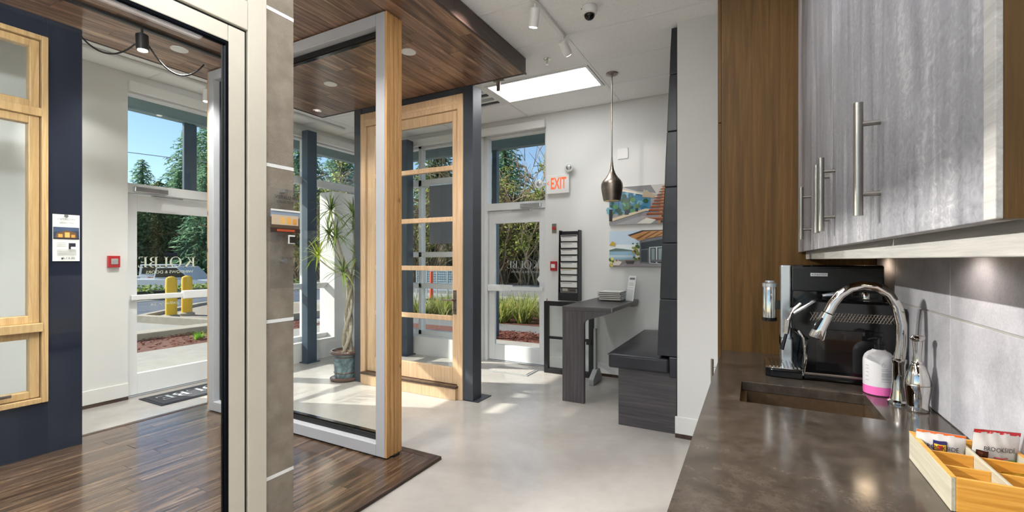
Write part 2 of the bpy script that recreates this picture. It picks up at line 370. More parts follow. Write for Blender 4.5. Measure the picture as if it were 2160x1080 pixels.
# --- ceiling: base, tiles, grid bars
ceiling = struct('ceiling', bx(-5.82, .75, YF - .2, 5.62, CZ + .012, CZ + .18), MAT['tbar'])
gx = [XL, -5.06, -3.84, -2.62, -1.40, -.18, XR]
gy = [YF] + [3.59 + .61 * i for i in range(-11, 3)] + [YB]
gy = sorted(y for y in gy if YF <= y <= YB)
_tm = {}
for i in range(len(gx) - 1):
    for j in range(len(gy) - 1):
        x0, x1, y0, y1 = gx[i], gx[i+1], gy[j], gy[j+1]
        if x0 >= -4.7 and x1 <= -1.87 and y1 < 3.8: continue                # above the timber soffit
        if abs(y0 - 4.2) < .02 and i in (2, 3): continue                       # light panel and air diffuser
        if i == 4 and any(abs(y0 - q) < .02 for q in (-2.51, -1.29, -.07, 1.15)): continue  # added fill panels
        key = (round(x1 - x0, 3), round(y1 - y0, 3)); a, c = key[0] / 2 - .008, key[1] / 2 - .008
        if key not in _tm:
            o = bx(-a, a, -c, c, -.004, .012).obj('ceiling_tile', MAT['tile'], ceiling); _tm[key] = o.data
        else:
            o = bpy.data.objects.new('ceiling_tile', _tm[key]); COL.objects.link(o); o.parent = ceiling
        o.location = ((x0 + x1) / 2, (y0 + y1) / 2, CZ + .004)
for x in gx[1:-1]: bx(x - .012, x + .012, YF, YB, CZ - .004, CZ + .012).obj('grid_bar', MAT['tbar'], ceiling)
for y in gy[1:-1]:
    bx(XL, XR, y - .012, y + .012, CZ - .003, CZ + .012).obj('grid_bar', MAT['tbar'], ceiling)
# --- walls
g = G(); g.box(-5.82, XL, YF - .2, 2.2, 0, CZ + .18); g.box(-5.82, XL, 2.2, 5.62, 3.2, CZ + .18); g.box(-5.82, -5.5, 3.17, 5.62, 0, .27)
g.box(-5.82, -5.5, 4.68, 5.36, .27, 2.44); g.box(-5.82, -5.62, 5.36, 5.62, .27, 3.2)
struct('wall_left', g, MAT['wall'])
g = G(); g.box(-2.37, .75, YB, 5.62, 0, CZ + .18); g.box(XL, -2.37, YB, 5.62, 3.2, CZ + .18); g.box(-5.5, -3.44, 5.3, 5.62, 0, .27); g.box(-3.44, -3.36, YB, 5.62, 0, 3.2)
struct('wall_back', g, MAT['wall'])
wall_right = struct('wall_right', bx(XR, .75, YF - .2, YB, 0, CZ + .18), MAT['wall'])
struct('wall_front', G().box(XL, XR, YF - .2, YF, 0, .3).box(XL, XR, YF - .2, YF, 3.1, CZ + .18).box(XL, -5.4, YF - .2, YF, .3, 3.1).box(.4, XR, YF - .2, YF, .3, 3.1), MAT['wall'])
struct('wall_partition', bx(-.53, XR, 3.8, YB, 0, CZ), MAT['wall'])
# baseboards with the dark toe strip
def baseboard(name, x0, x1, y0, y1, nx, ny):
    e = .014; o = sroot(name)
    bx(x0 - (e if nx < 0 else 0), x1 + (e if nx > 0 else 0), y0 - (e if ny < 0 else 0), y1 + (e if ny > 0 else 0), .035, .17).obj('board', MAT['trimw'], o, .003)
    bx(x0 - (e*.7 if nx < 0 else 0), x1 + (e*.7 if nx > 0 else 0), y0 - (e*.7 if ny < 0 else 0), y1 + (e*.7 if ny > 0 else 0), 0, .035).obj('toe_strip', MAT['nosing'], o)
baseboard('baseboard_left', XL, XL + .001, YF, 2.2, 1, 0)
baseboard('baseboard_back', -2.37, -1.1, YB - .001, YB, 0, -1)
baseboard('baseboard_partition', -.545, XR, 3.799, 3.8, 0, -1)
# crown trim above the storefronts
struct('trim_1', bx(XL, XL + .05, 2.2, 5.3, 3.14, 3.24), MAT['trimw'], None, .006)
struct('trim_2', bx(-5.5, -2.372, YB - .05, YB, 3.14, 3.24), MAT['trimw'], None, .006)

# --- storefront windows and doors
def bar(ax, p, d, a0, a1, z0, z1, g=None):
    g = g or G()
    return g.box(p - d/2, p + d/2, a0, a1, z0, z1) if ax == 'x' else g.box(a0, a1, p - d/2, p + d/2, z0, z1)
def window(name, ax, p, members, panes, d=.1, mat='sfront'):
    r = sroot(name, (p, panes[0][0], 0) if ax == 'x' else (panes[0][0], p, 0))
    for m in members: bar(ax, p, d, *m).obj('mullion', MAT[mat], r, .004)
    for q in panes: bar(ax, p, .012, *q).obj('pane', MAT['glass'], r)
    return r
PL, PB = -5.7, 5.52
window('window_1', 'x', PL, [(3.17, 3.23, .27, 3.2), (4.28, 4.34, .27, 3.2), (5.3, 5.36, 2.44, 3.2), (3.23, 5.3, 3.13, 3.2), (3.23, 4.68, .27, .33), (3.23, 5.3, 2.5, 2.6), (3.23, 4.68, 1.0, 1.08)],
       [(3.23, 4.28, .33, 1.0), (4.34, 4.68, .33, 1.0), (3.23, 4.28, 1.08, 2.5), (4.34, 4.68, 1.08, 2.5), (3.23, 4.28, 2.6, 3.13), (4.34, 5.3, 2.6, 3.13)])
window('window_2', 'y', PB, [(-5.6, -5.52, .27, 3.2), (-4.56, -4.5, .27, 3.2), (-3.5, -3.44, .27, 3.2), (-5.52, -3.5, 3.13, 3.2), (-5.52, -3.5, .27, .34), (-5.52, -3.5, 2.55, 2.65), (-5.52, -3.5, .98, 1.06), (-5.52, -3.5, 1.46, 1.54)],
       [(a, c, z0, z1) for a, c in ((-5.52, -4.56), (-4.5, -3.5)) for z0, z1 in ((.34, .98), (1.06, 1.46), (1.54, 2.55), (2.65, 3.13))])
window('window_added', 'y', YF - .1, [(-5.4, -5.34, .3, 3.1), (-3.5, -3.44, .3, 3.1), (-1.56, -1.5, .3, 3.1), (.34, .4, .3, 3.1), (-5.34, .34, .3, .36), (-5.34, .34, 3.04, 3.1)],  # unseen window added behind the camera to let in more daylight
       [(-5.34, -3.5, .36, 3.04), (-3.44, -1.56, .36, 3.04), (-1.5, .34, .36, 3.04)])
# entrance door on the left wall / exit door on the back wall
def glassdoor(name, ax, p, a0, a1, hinge, s, sill=.0):
    """frame with transom, leaf with glazing, push bar, closer. s: direction into the room"""
    r = sroot(name, (p, (a0 + a1) / 2, 0) if ax == 'x' else ((a0 + a1) / 2, p, 0))
    for m in ((a0, a0 + .05, 0, 3.2), (a1 - .05, a1, 0, 3.2), (a0 + .05, a1 - .05, 3.13, 3.2), (a0 + .05, a1 - .05, 2.11, 2.21)):
        bar(ax, p, .12, *m).obj('frame_member', MAT['sfront'], r, .004)
    bar(ax, p, .012, a0 + .05, a1 - .05, 2.21, 3.13).obj('transom_pane', MAT['glass'], r)
    bar(ax, p, .13, a0 + .05, a1 - .05, 0, .012).obj('threshold', MAT['silver'], r)
    b0, b1 = a0 + .055, a1 - .055
    leaf = bar(ax, p, .045, b0, b0 + .095, .015, 2.1)
    for m in ((b1 - .095, b1, .015, 2.1), (b0 + .095, b1 - .095, 1.93, 2.1), (b0 + .095, b1 - .095, .015, .23)): bar(ax, p, .045, *m, g=leaf)
    lf = leaf.obj('door_leaf', MAT['sfront'], r, .003)
    bar(ax, p, .01, b0 + .095, b1 - .095, .23, 1.93).obj('pane', MAT['glass'], lf)
    q = p + s * .07
    bar(ax, q, .035, b0 + .02, b1 - .02, 1.0, 1.055).obj('push_bar', MAT['sfront'], lf, .008)
    mid = b0 + .55 * (b1 - b0)
    bar(ax, q, .05, *( (mid, b1 - .02) if hinge < 0 else (b0 + .02, b0 + .45 * (b1 - b0)) ), .985, 1.075).obj('push_paddle', MAT['sfront'], lf, .008)
    e0, e1 = (b0 + .04, b0 + .34) if hinge < 0 else (b1 - .34, b1 - .04)
    bar(ax, p + s * .09, .055, e0, e1, 2.12, 2.175).obj('door_closer', MAT['silver'], r, .006)
    bar(ax, p + s * .09, .016, (e0 + e1) / 2, (e0 + e1) / 2 + (.3 if hinge < 0 else -.3), 2.085, 2.1).obj('closer_arm', MAT['silver'], r, .002)
    return r, lf
d1, lf1 = glassdoor('door_1', 'x', PL, 2.16, 3.17, -1, 1)
d2, lf2 = glassdoor('door_2', 'y', PB, -3.36, -2.37, 1, -1)
MAT['decal'] = plain('cream vinyl lettering', '#e4e6d2', .5)
MAT['decalg'] = plain('grey vinyl lettering', '#b9c0c2', .5)
Z = (0, 0, 1)
serif('lettering', 'KOLBE', (PL - .008, 2.88, 1.335), (0, -1, 0), Z, .118, MAT['decal'], lf1); 
text('lettering', 'WINDOWS & DOORS', (PL - .008, 2.86, 1.272), (0, -1, 0), Z, .03, MAT['decal'], lf1, width=.46)
text('lettering', 'gallery.ca', (PL - .008, 2.72, .93), (0, -1, 0), Z, .028, MAT['decal'], lf1, width=.28)
bx(PL - .009, PL - .0085, 2.58, 2.7, 1.46, 1.5).obj('sticker', MAT['navy'], lf1)
serif('lettering', 'KOLBE', (-2.52, PB + .008, 1.30), (-1, 0, 0), Z, .11, MAT['decalg'], lf2)
text('lettering', 'WINDOWS & DOORS', (-2.52, PB + .008, 1.24), (-1, 0, 0), Z, .026, MAT['decalg'], lf2, width=.44)
G().prism([(-2.48, 1.05), (-2.56, 1.16), (-2.48, 1.27), (-2.40, 1.16)], 'y', PB - .0085, PB - .0075).obj('diamond_sticker', MAT['paper'], lf2)

# --- timber floor inset
wf = struct('wood_floor', bx(-4.72, -1.95, YF, 2.59, 0, .010), MAT['nosing'])
for a in ((-4.72, -4.67, YF, 2.59), (-2.005, -1.95, YF, 2.59), (-4.67, -2.005, 2.535, 2.59)):
    bx(*a, .010, .024).obj('edge_nosing', MAT['nosing'], wf, .004)
_pm = {}
def planks(parent, mat, name, x0, x1, rows, y0, y1, z0, z1, lens, rs):
    wd = (x1 - x0) / rows
    for i in range(rows):
        y = y0 - rs.random() * .8; xc = x0 + wd * (i + .5)
        while y < y1 - .02:
            ln = rs.choice(lens); a, c = max(y, y0), min(y + ln, y1)
            if y1 - c < .15: c = y1
            key = (mat, round(c - a, 2)); h = (c - a) / 2 - .0012; q = wd / 2 - .0012
            if c - a > .03:
                if key not in _pm:
                    o = bx(-q, q, -h, h, z0, z1).obj(name, MAT[mat], parent); _pm[key] = o.data
                else:
                    o = bpy.data.objects.new(name, _pm[key]); COL.objects.link(o); o.parent = parent
                o.location = (xc, (a + c) / 2, 0)
            y = c
planks(wf, 'floorwood', 'floor_plank', -4.67, -2.005, 21, -1.6, 2.535, .006, .020, (.9, 1.2, 1.5), random.Random(3))
# --- timber soffit
so = struct('wood_soffit', bx(-4.66, -1.90, -1.6, 3.78, SZ + .012, CZ - .004), MAT['fascia'])
so['kind'] = 'structure'
planks(so, 'soffitwood', 'soffit_board', -4.66, -1.90, 22, -1.6, 3.78, SZ, SZ + .014, (.9, 1.2, 1.5), random.Random(5))
for a, c in ((-1.6, .75), (.75, 2.65), (2.65, 3.8)):
    bx(-1.90, -1.88, a + .001, c - .001, SZ - .004, CZ - .005).obj('fascia_board', MAT['fascia'], so, .002)
    bx(-4.68, -4.66, a + .001, c - .001, SZ - .004, CZ - .005).obj('fascia_board', MAT['fascia'], so, .002)
for a, c in ((-4.66, -3.3), (-3.3, -1.9)): bx(a, c, 3.78, 3.8, SZ - .004, CZ - .005).obj('fascia_board', MAT['fascia'], so, .002)
bx(-1.886, -1.874, -1.6, 3.806, SZ - .008, SZ + .008).obj('edge_bead', MAT['fascia'], so, .003)

# steel columns by the windows
def column(x0, x1, y0, y1, label):
    t = thing('steel_column', label, 'column', ((x0+x1)/2, (y0+y1)/2, 0))
    bx(x0, x1, y0, y1, 0, 3.2).obj('shaft', MAT['column'], t, .004); bx(x0 - .03, x1 + .03, y0 - .03, y1 + .03, 0, .012).obj('base_plate', MAT['column'], t)
column(-5.49, -5.37, 4.12, 4.27, 'blue grey square steel column behind the potted plant')
column(-4.66, -4.5, 5.14, 5.28, 'blue grey square steel column seen through the panes of the timber door')

# ================================================================== CEILING FIXTURES
MAT['troffer'] = emis('light panel diffuser', (.98, .99, 1, 1), FILL_PANEL); MAT['panel'] = emis('dim light panel diffuser', (.97, .985, 1, 1), PANEL)
def troffer(x0, y0, label, m='troffer'):
    t = thing('ceiling_light_panel', label, 'ceiling light', (x0 + .61, y0 + .305, CZ), 'flush light panels in the ceiling grid')
    a, b_, c, d = x0 + .02, x0 + 1.2, y0 + .02, y0 + .59
    bx(a + .03, b_ - .03, c + .03, d - .03, CZ - .003, CZ + .002).obj('diffuser', MAT[m], t)
    g = G(); g.box(a, b_, c, c + .03, CZ - .008, CZ + .01); g.box(a, b_, d - .03, d, CZ - .008, CZ + .01); g.box(a, a + .03, c + .03, d - .03, CZ - .008, CZ + .01); g.box(b_ - .03, b_, c + .03, d - .03, CZ - .008, CZ + .01)
    g.obj('frame', MAT['tbar'], t, .002); return t
troffer(-2.62, 4.2, 'flat white light panel in the ceiling near the exit door', 'panel')
troffer(-1.40, -.07, 'added white fill light panel in the ceiling above the kitchen aisle')  # this and the next panels are added out of view to brighten the room
troffer(-1.40, -2.51, 'added white fill light panel in the ceiling at the near end of the room')
troffer(-1.40, -1.29, 'added white fill light panel in the ceiling behind the camera')
troffer(-1.40, 1.15, 'added white fill light panel in the ceiling beside the wall cupboards')
t = thing('air_diffuser', 'white slotted air diffuser in the ceiling beside the charcoal post', 'vent', (-3.23, 4.5, CZ))
bx(-3.83, -2.63, 4.21, 4.8, CZ - .006, CZ + .008).obj('plate', MAT['white'], t)
for i in range(4):
    y = 4.27 + i * .13; bx(-3.78, -2.68, y, y + .05, CZ - .012, CZ).obj('slot', MAT['blackmetal'] if i % 2 else MAT['greymetal'], t, .003)
    bx(-3.78, -2.68, y + .055, y + .075, CZ - .02, CZ).obj('blade', MAT['white'], t, .003)
# white track with heads
def head(t, x, y, z, aim, body, length=.11, r=.036, power=None, stem=.05):
    d = (Vector(aim) - Vector((x, y, z))).normalized(); c = Vector((x, y, z - stem))
    G().cyl((x, y, z), c, .008, 10).obj('stem', MAT[body], t)
    hd = G().tube([c - d * .02, c - d * .012, c + d * (length - .02), c + d * length], [r * .75, r, r, r * .96], 20).obj('lamp_head', MAT[body], t)
    e = c + d * (length + .002)
    G().cyl(e, e + d * .002, r * .78, 20).obj('lens', MAT['lens'], hd)
    light('spot', 'SPOT', e + d * .012, power or TRACK, (1, .96, .91), .03, Vector(aim), 1.0)
MAT['lens'] = emis('lit lamp lens', (1, .93, .82, 1), 12)
MAT['lensw'] = emis('warm lit bulb', (1, .72, .38, 1), 6)
t = thing('track_light', 'white ceiling track with white lamp heads beside the dome camera, some added as unseen fill', 'track light', (-1.40, 2.6, CZ))
bx(-1.42, -1.385, 1.9, 3.56, CZ - .03, CZ - .004).obj('rail', MAT['white'], t, .004)
head(t, -1.40, 2.98, CZ - .03, (-2.3, 3.9, 0), 'white'); head(t, -1.40, 2.45, CZ - .03, (-5.3, 4.9, 1.2), 'white', power=60); head(t, -1.40, 2.0, CZ - .03, (.3, 1.6, 1.9), 'white'); head(t, -1.40, 3.53, CZ - .03, (-1.1, 5.3, 1.9), 'white')  # the heads nearest the camera are added out of view as fill
t = thing('track_light', 'black track on the timber soffit with a lit black spotlight, added unseen fill spots and a looping cord', 'track light', (-4.03, 1.5, SZ))
bx(-4.047, -4.013, -.5, 2.3, SZ - .022, SZ - .001).obj('rail', MAT['blackmetal'], t, .003)
head(t, -4.03, 1.67, SZ - .022, (-3.9, 1.75, 0), 'blackmetal', .1, .04, 20, .06)
for y, aim in ((.5, (.54, 1.75, 1.1)), (.1, (.54, 1.35, 1.1)), (-.3, (.54, .9, 1.15))): head(t, -4.03, y, SZ - .022, aim, 'blackmetal', .1, .04, 430, .06)  # strong unseen spots added to light the backsplash from the left
def sag(a, c, drop, n=16):
    a, c = Vector(a), Vector(c); return [a.lerp(c, i / n) - Vector((0, 0, drop * 4 * (i / n) * (1 - i / n))) for i in range(n + 1)]
G().tube(sag((-4.45, 1.45, 3.11), (-4.06, 1.66, 3.06), .12)[:-1] + sag((-4.03, 1.7, 3.06), (-3.97, 2.07, 3.02), .16), .006, 8).obj('cord', MAT['black'], t)
t = thing('track_light', 'short bare black track on the soffit above the tall white window', 'track light', (-2.35, 1.8, SZ))
bx(-2.47, -2.435, 1.55, 2.02, SZ - .022, SZ - .001).obj('rail', MAT['blackmetal'], t, .003); bx(-2.475, -2.43, 2.0, 2.04, SZ - .03, SZ - .001).obj('end_cap', MAT['blackmetal'], t, .003)
t = thing('track_light', 'white track with a small white spotlight and added hidden fill spots above the left glass door', 'track light', (-5.2, 2.75, CZ))
bx(-5.22, -5.18, .3, 4.6, CZ - .03, CZ - .004).obj('rail', MAT['white'], t, .004); head(t, -5.2, 2.74, CZ - .03, (-5.3, 2.7, 0), 'white', .11, .036, 25)
for y, a in ((.6, (-5.6, 1.6, 1.5)), (1.1, (-5.65, 2.6, 1.4))): head(t, -5.2, y, CZ - .03, a, 'white', .11, .036, 24)  # hidden heads added to brighten the left wall
# unseen luminous tubes, added as fill over the near part of the room
def fill_tube(x, y0, y1, z, top, em, label):
    t = thing('added_tube', label, 'pendant lamp', (x, (y0 + y1) / 2, z), 'added luminous fill tubes')
    G().cyl((x, y0, z), (x, y1, z), .055, 20).obj('luminous_tube', emis('opal tube %.1f' % x, (.97, .985, 1, 1), em), t)
    for y in (y0 - .02, y1): G().cyl((x, y, z), (x, y + .02, z), .058, 20).obj('end_cap', MAT['white'], t)
    for y in (y0 + .3, y1 - .3): G().cyl((x, y, z + .05), (x, y, top), .003, 6).obj('suspension_wire', MAT['silver'], t)
fill_tube(-.95, -2.2, 1.5, 2.8, CZ - .004, FILL_TUBE_A, 'long luminous fill tube added above the kitchen aisle')
fill_tube(-2.5, -1.7, .5, 2.8, SZ, FILL_TUBE_B, 'long luminous fill tube added under the timber soffit')
# recessed downlights in the soffit; those labelled added are extra fill
for x, y, lab in ((-2.55, 2.93, 'round recessed downlight in the soffit beside the cedar edge'), (-3.7, 3.1, 'round recessed downlight in the soffit behind the tall white window'),
                  (-2.6, .3, 'added round recessed downlight in the soffit above the near end of the timber floor'), (-3.6, .9, 'added round recessed downlight in the middle of the soffit'),
                  (-2.4, 1.75, 'added round recessed downlight in the soffit above the stucco sample'), (-4.2, 2.0, 'added round recessed downlight in the soffit above the far side of the timber floor'), (-3.4, 1.9, 'added round recessed downlight in the soffit in front of the tall white window')):
    t = thing('downlight', lab, 'downlight', (x, y, SZ), 'recessed soffit downlights')
    G().lathe([(.045, SZ - .004), (.062, SZ - .006), (.064, SZ + .002), (.045, SZ + .002)], (x, y, 0), 24).obj('trim_ring', MAT['white'], t)
    G().cyl((x, y, SZ - .002), (x, y, SZ + .001), .046, 24).obj('lens', MAT['lens'], t)
    light('spot', 'SPOT', (x, y, SZ - .02), DOWNLIGHT * (2.4 if x < -4 else 1), (1, .97, .93), .045, (x, y, 0), 2.0, .6)
# bracket at the soffit edge
t = tag(G().box(-2.24, -2.12, 3.8, 3.83, SZ - .008, SZ + .004).box(-2.21, -2.17, 3.815, 3.83, SZ - .1, SZ - .004).obj('metal_bracket', MAT['steel'], None, .002, org=(-2.18, 3.81, SZ)), 'small steel bracket hanging from the far edge of the timber soffit', 'bracket')
# dome camera
t = thing('dome_camera', 'white dome security camera with dark lens bubble on the ceiling', 'camera', (-1.08, 3.26, CZ))
c = (-1.08, 3.26, CZ)
G().lathe([(.056, -.002), (.058, -.03), (.052, -.055), (.04, -.06)], c, 28).obj('housing', MAT['white'], t)
G().lathe([(.0399, -.055)] + [(.04 * math.cos(a * math.pi / 16), -.06 - .04 * math.sin(a * math.pi / 16)) for a in range(0, 8)] + [(.0001, -.1)], c, 24).obj('lens_bubble', MAT['blackgloss'], t)
G().cyl((-1.08 - .05, 3.26 - .02, CZ - .012), (-1.08 - .058, 3.26 - .023, CZ - .012), .004, 8).obj('screw', MAT['blackmetal'], t)
# sprinkler
t = thing('sprinkler_head', 'chrome fire sprinkler head on the ceiling tile', 'sprinkler', (-1.71, 3.91, CZ)); c = (-1.71, 3.91, CZ)
G().lathe([(.036, -.002), (.036, -.006), (.02, -.014), (.012, -.014)], c, 24).obj('escutcheon', MAT['chrome'], t)
G().lathe([(.011, -.01), (.011, -.035), (.005, -.04), (.005, -.052), (.016, -.054), (.016, -.058)], c, 16).obj('nozzle', MAT['chrome'], t)
# pendant lamp
px, py = -1.263, 4.53
t = thing('pendant_lamp', 'beaten pewter pendant lamp with slim neck hanging above the bar table', 'pendant lamp', (px, py, 2.0))
G().lathe([(.062, CZ - .004), (.06, CZ - .012), (.03, CZ - .026), (.008, CZ - .032)], (px, py, 0), 28).obj('ceiling_rose', MAT['bronze'], t)
G().cyl((px, py, 2.44), (px, py, CZ - .03), .006, 10).obj('rod', MAT['bronze'], t)
sh = G().lathe([(.006, 2.47), (.008, 2.44), (.012, 2.40), (.020, 2.345), (.035, 2.30), (.062, 2.258), (.092, 2.225), (.106, 2.195), (.109, 2.165), (.104, 2.12), (.093, 2.06), (.084, 2.02), (.080, 2.02), (.089, 2.06), (.1, 2.12), (.105, 2.165), (.102, 2.193), (.088, 2.22), (.058, 2.252), (.03, 2.294), (.004, 2.33)], (px, py, 0), 32).obj('shade', MAT['bronze'], t)
G().lathe([(.0995, 2.12), (.0885, 2.06), (.0795, 2.022)], (px, py, 0), 32).obj('lining', MAT['brass'], sh)
G().ell((px, py, 2.10), .03, .03, .04).obj('bulb', MAT['lensw'], t); light('bulb', 'POINT', (px, py, 2.05), 5, (1, .78, .5), .03)
# ================================================================== DISPLAY WINDOWS AND DOORS
# --- navy display wall with pine window, at x = -4.5
t = thing('display_wall', 'navy display wall with a stacked pine framed window', 'display panel', (-4.58, .6, .02))
g = G(); X0, X1 = -4.66, -4.5
for a in ((1.29, 1.485, .02, 3.168), (-.2, .1, .02, 3.168), (.1, 1.29, .02, .4), (.1, 1.29, 3.02, 3.168)): g.box(X0, X1, *a)
g.obj('navy_panel', MAT['navy'], t, .003)
def sash(t, ax, p, d, a0, a1, z0, z1, wd, mat, pane, name='sash', bev=.004):
    g = bar(ax, p, d, a0, a0 + wd, z0, z1)
    for m in ((a1 - wd, a1, z0, z1), (a0 + wd, a1 - wd, z0, z0 + wd), (a0 + wd, a1 - wd, z1 - wd, z1)): bar(ax, p, d, *m, g=g)
    s = g.obj(name, MAT[mat], t, bev)
    if pane: bar(ax, p, .012, a0 + wd, a1 - wd, z0 + wd, z1 - wd).obj('pane', MAT[pane], s)
    return s
sash(t, 'x', -4.53, .12, .1, 1.29, .4, 3.02, .035, 'pine', None, 'window_frame')
sash(t, 'x', -4.53, .07, .14, 1.25, 2.5, 2.98, .05, 'pine', 'glass')
bar('x', -4.53, .13, .135, 1.255, 2.44, 2.5).obj('mull_rail', MAT['pine'], t, .004)
sash(t, 'x', -4.53, .07, .14, 1.25, .97, 2.44, .055, 'pine', 'glass')
bar('x', -4.52, .15, .135, 1.255, .91, .97).obj('mull_rail', MAT['pine'], t, .004)
sash(t, 'x', -4.53, .07, .14, 1.25, .44, .91, .05, 'pine', 'glass')
g = G().box(-4.46, -4.445, .95, 1.1, .48, .50).box(-4.47, -4.46, 1.0, 1.05, .46, .52); g.obj('crank', MAT['bronze'], t, .003)
# information sheet on the navy wall (faces +x; reading direction +y)
def sheet(label, org, w_, h_, header, n=(1, 0, 0), u=(0, 1, 0), acr=False):
    o = Vector(org); U = Vector(u); t = thing('information_sheet', label, 'poster', org)
    g = G(); d = Vector(n) * .002
    p = [o, o + U * w_, o + U * w_ + Vector((0, 0, h_)), o + Vector((0, 0, h_))]
    g._add(p + [q + d for q in p], [(3,2,1,0), (4,5,6,7), (0,1,5,4), (1,2,6,5), (2,3,7,6), (3,0,4,7)]); g.obj('paper_sheet', MAT['paper'] if not acr else MAT['acrylic'], t)
    oo = o + d
    P = [('#2a3a55', R4(.02, .47, .98, .73)), ('#41506b', [(.02, .62), (.98, .66), (.98, .73), (.02, .73)]), ('#6d4f32', [(.1, .49), (.9, .49), (.86, .62), (.5, .66), (.14, .6)]),
         ('#e2a552', R4(.2, .51, .36, .58)), ('#e8b260', R4(.44, .51, .62, .62)), ('#d89a4a', R4(.68, .51, .82, .57)), ('#20242c', R4(.02, .47, .98, .50)),
         ('#1b2030', R4(.58, .26, .84, .39)), ('#f0f0ee', R4(.66, .26, .84, .31))]
    for i in range(3): P.append(('#a8a8a6', R4(.14, .385 - i * .035, .48, .395 - i * .035)))
    for i in range(6): P.append(('#9c9c9a', R4(.14, .235 - i * .022, .86, .243 - i * .022)))
    P.append(('#3a3f52', R4(.3, .035, .36, .075)))
    flat('print', [(c, [(a * w_, b_ * h_) for a, b_ in q]) for c, q in P], oo, U, Z, t)
    text('lettering', header, oo + U * w_ * .16 + Vector((0, 0, h_ * .88)), U, Z, h_ * .042, MAT['letterg'], t, .001, width=w_ * .68)
    text('lettering', 'COLLECTION', oo + U * w_ * .24 + Vector((0, 0, h_ * .81)), U, Z, h_ * .03, MAT['letterg'], t, .001, width=w_ * .52)
    serif('lettering', 'KOLBE', oo + U * w_ * .36 + Vector((0, 0, h_ * .04)), U, Z, h_ * .045, MAT['letterd'], t, .002)
    return t
MAT['letterg'] = plain('grey print', '#8d9094', .6); MAT['letterd'] = plain('dark print', '#20242e', .6)
t = sheet('white product sheet with a dusk house photo pinned to the navy wall', (-4.498, 1.318, 1.41), .15, .345, 'VISTALUXE')
G().cyl((-4.496, 1.39, 1.745), (-4.485, 1.39, 1.745), .012, 14).obj('pin', MAT['silver'], t)

# --- big champagne door in the foreground, plane x = -1.92
t = thing('display_door', 'tall champagne framed glass door with a dark transom, nearest the camera', 'door', (-1.98, .5, .02))
A0, A1 = -.45, 1.264
g = bar('x', -1.985, .13, A1 - .085, A1, .02, 3.165)
for m in ((A0, A0 + .085, .02, 3.165), (A0 + .085, A1 - .085, 2.41, 2.535), (A0 + .085, A1 - .085, 3.09, 3.165), (A0 + .085, A1 - .085, .02, .05)): bar('x', -1.985, .13, *m, g=g)
g.obj('door_frame', MAT['cream'], t, .004)
for a, c in ((A1 - .096, A1 - .085), (A0 + .085, A0 + .096)): bar('x', -1.965, .06, a, c, .05, 2.41).obj('gasket', MAT['black'], t)
bar('x', -1.965, .06, A0 + .096, A1 - .096, 2.399, 2.41).obj('gasket', MAT['black'], t)
lf = sash(t, 'x', -1.9375, .03, A0 + .097, A1 - .097, .055, 2.398, .07, 'cream', None, 'door_leaf')
bar('x', -1.9375, .03, A0 + .167, A1 - .167, .055, .3).obj('bottom_rail', MAT['cream'], lf, .003)
g = bar('x', -1.9375, .032, A1 - .179, A1 - .167, .3, 2.328); bar('x', -1.9375, .032, A0 + .167, A0 + .179, .3, 2.328, g); bar('x', -1.9375, .032, A0 + .179, A1 - .179, 2.316, 2.328, g); g.obj('glazing_bead', MAT['matteblack'], lf)
bar('x', -1.9375, .012, A0 + .179, A1 - .179, .3, 2.316).obj('pane', MAT['bigglass'], lf)
s = sash(t, 'x', -1.96, .06, A0 + .09, A1 - .09, 2.54, 3.085, .035, 'cream', 'darkglass', 'transom_sash')
# --- stucco sample wall
t = thing('stucco_wall_sample', 'grey brown stucco wall sample with pale reveal strips beside the champagne door', 'wall sample', (-2.05, 1.34, .02))
zs = [.02, .43, 1.14, 1.85, 2.56, 3.165]
for i in range(5):
    bx(-2.2, -1.93, 1.268, 1.405, zs[i] + .008, zs[i+1] - .008).obj('stucco_panel', MAT['stucco'], t, .003)
    if i: bx(-2.198, -1.929, 1.268, 1.404, zs[i] - .008, zs[i] + .008).obj('reveal_strip', MAT['trimw'], t)
# acrylic sheet on standoffs
t = thing('information_sheet', 'acrylic product sheet with a lit house photo on the stucco sample', 'poster', (-1.92, 1.34, 1.2))
bx(-1.906, -1.902, 1.268, 1.416, 1.29, 1.745).obj('acrylic_sheet', MAT['acrylic'], t)
o = (-1.902, 1.268, 1.29)
P = [('#5a4a3c', R4(0, .255, .148, .355)), ('#8a97a8', R4(0, .325, .148, .355)), ('#c8b49a', R4(.005, .29, .14, .335)), ('#e9b765', R4(.05, .295, .07, .325)), ('#e4aa55', R4(.08, .295, .1, .325)), ('#d99a48', R4(.11, .295, .13, .32)), ('#3b2a24', R4(0, .255, .148, .275)), ('#b2512e', R4(.03, .26, .12, .27)),
     ('#e6e4df', R4(0, .352, .148, .36)), ('#e8e6e2', R4(.085, .205, .12, .245)), ('#2a2622', R4(.092, .208, .127, .238))]
flat('print', P, o, (0, 1, 0), Z, t)
text('lettering', 'VISTALUXE', (-1.902, 1.29, 1.70), (0, 1, 0), Z, .014, MAT['letterd'], t, .001, width=.105)
text('lettering', 'COLLECTION', (-1.902, 1.298, 1.68), (0, 1, 0), Z, .010, MAT['letterd'], t, .001, width=.085)
serif('lettering', 'KOLBE', (-1.902, 1.325, 1.42), (0, 1, 0), Z, .012, MAT['letterd'], t, .001)
for z in (1.735, 1.415):
    G().cyl((-1.93, 1.34, z), (-1.89, 1.34, z), .009, 16).obj('standoff', MAT['silver'], t)

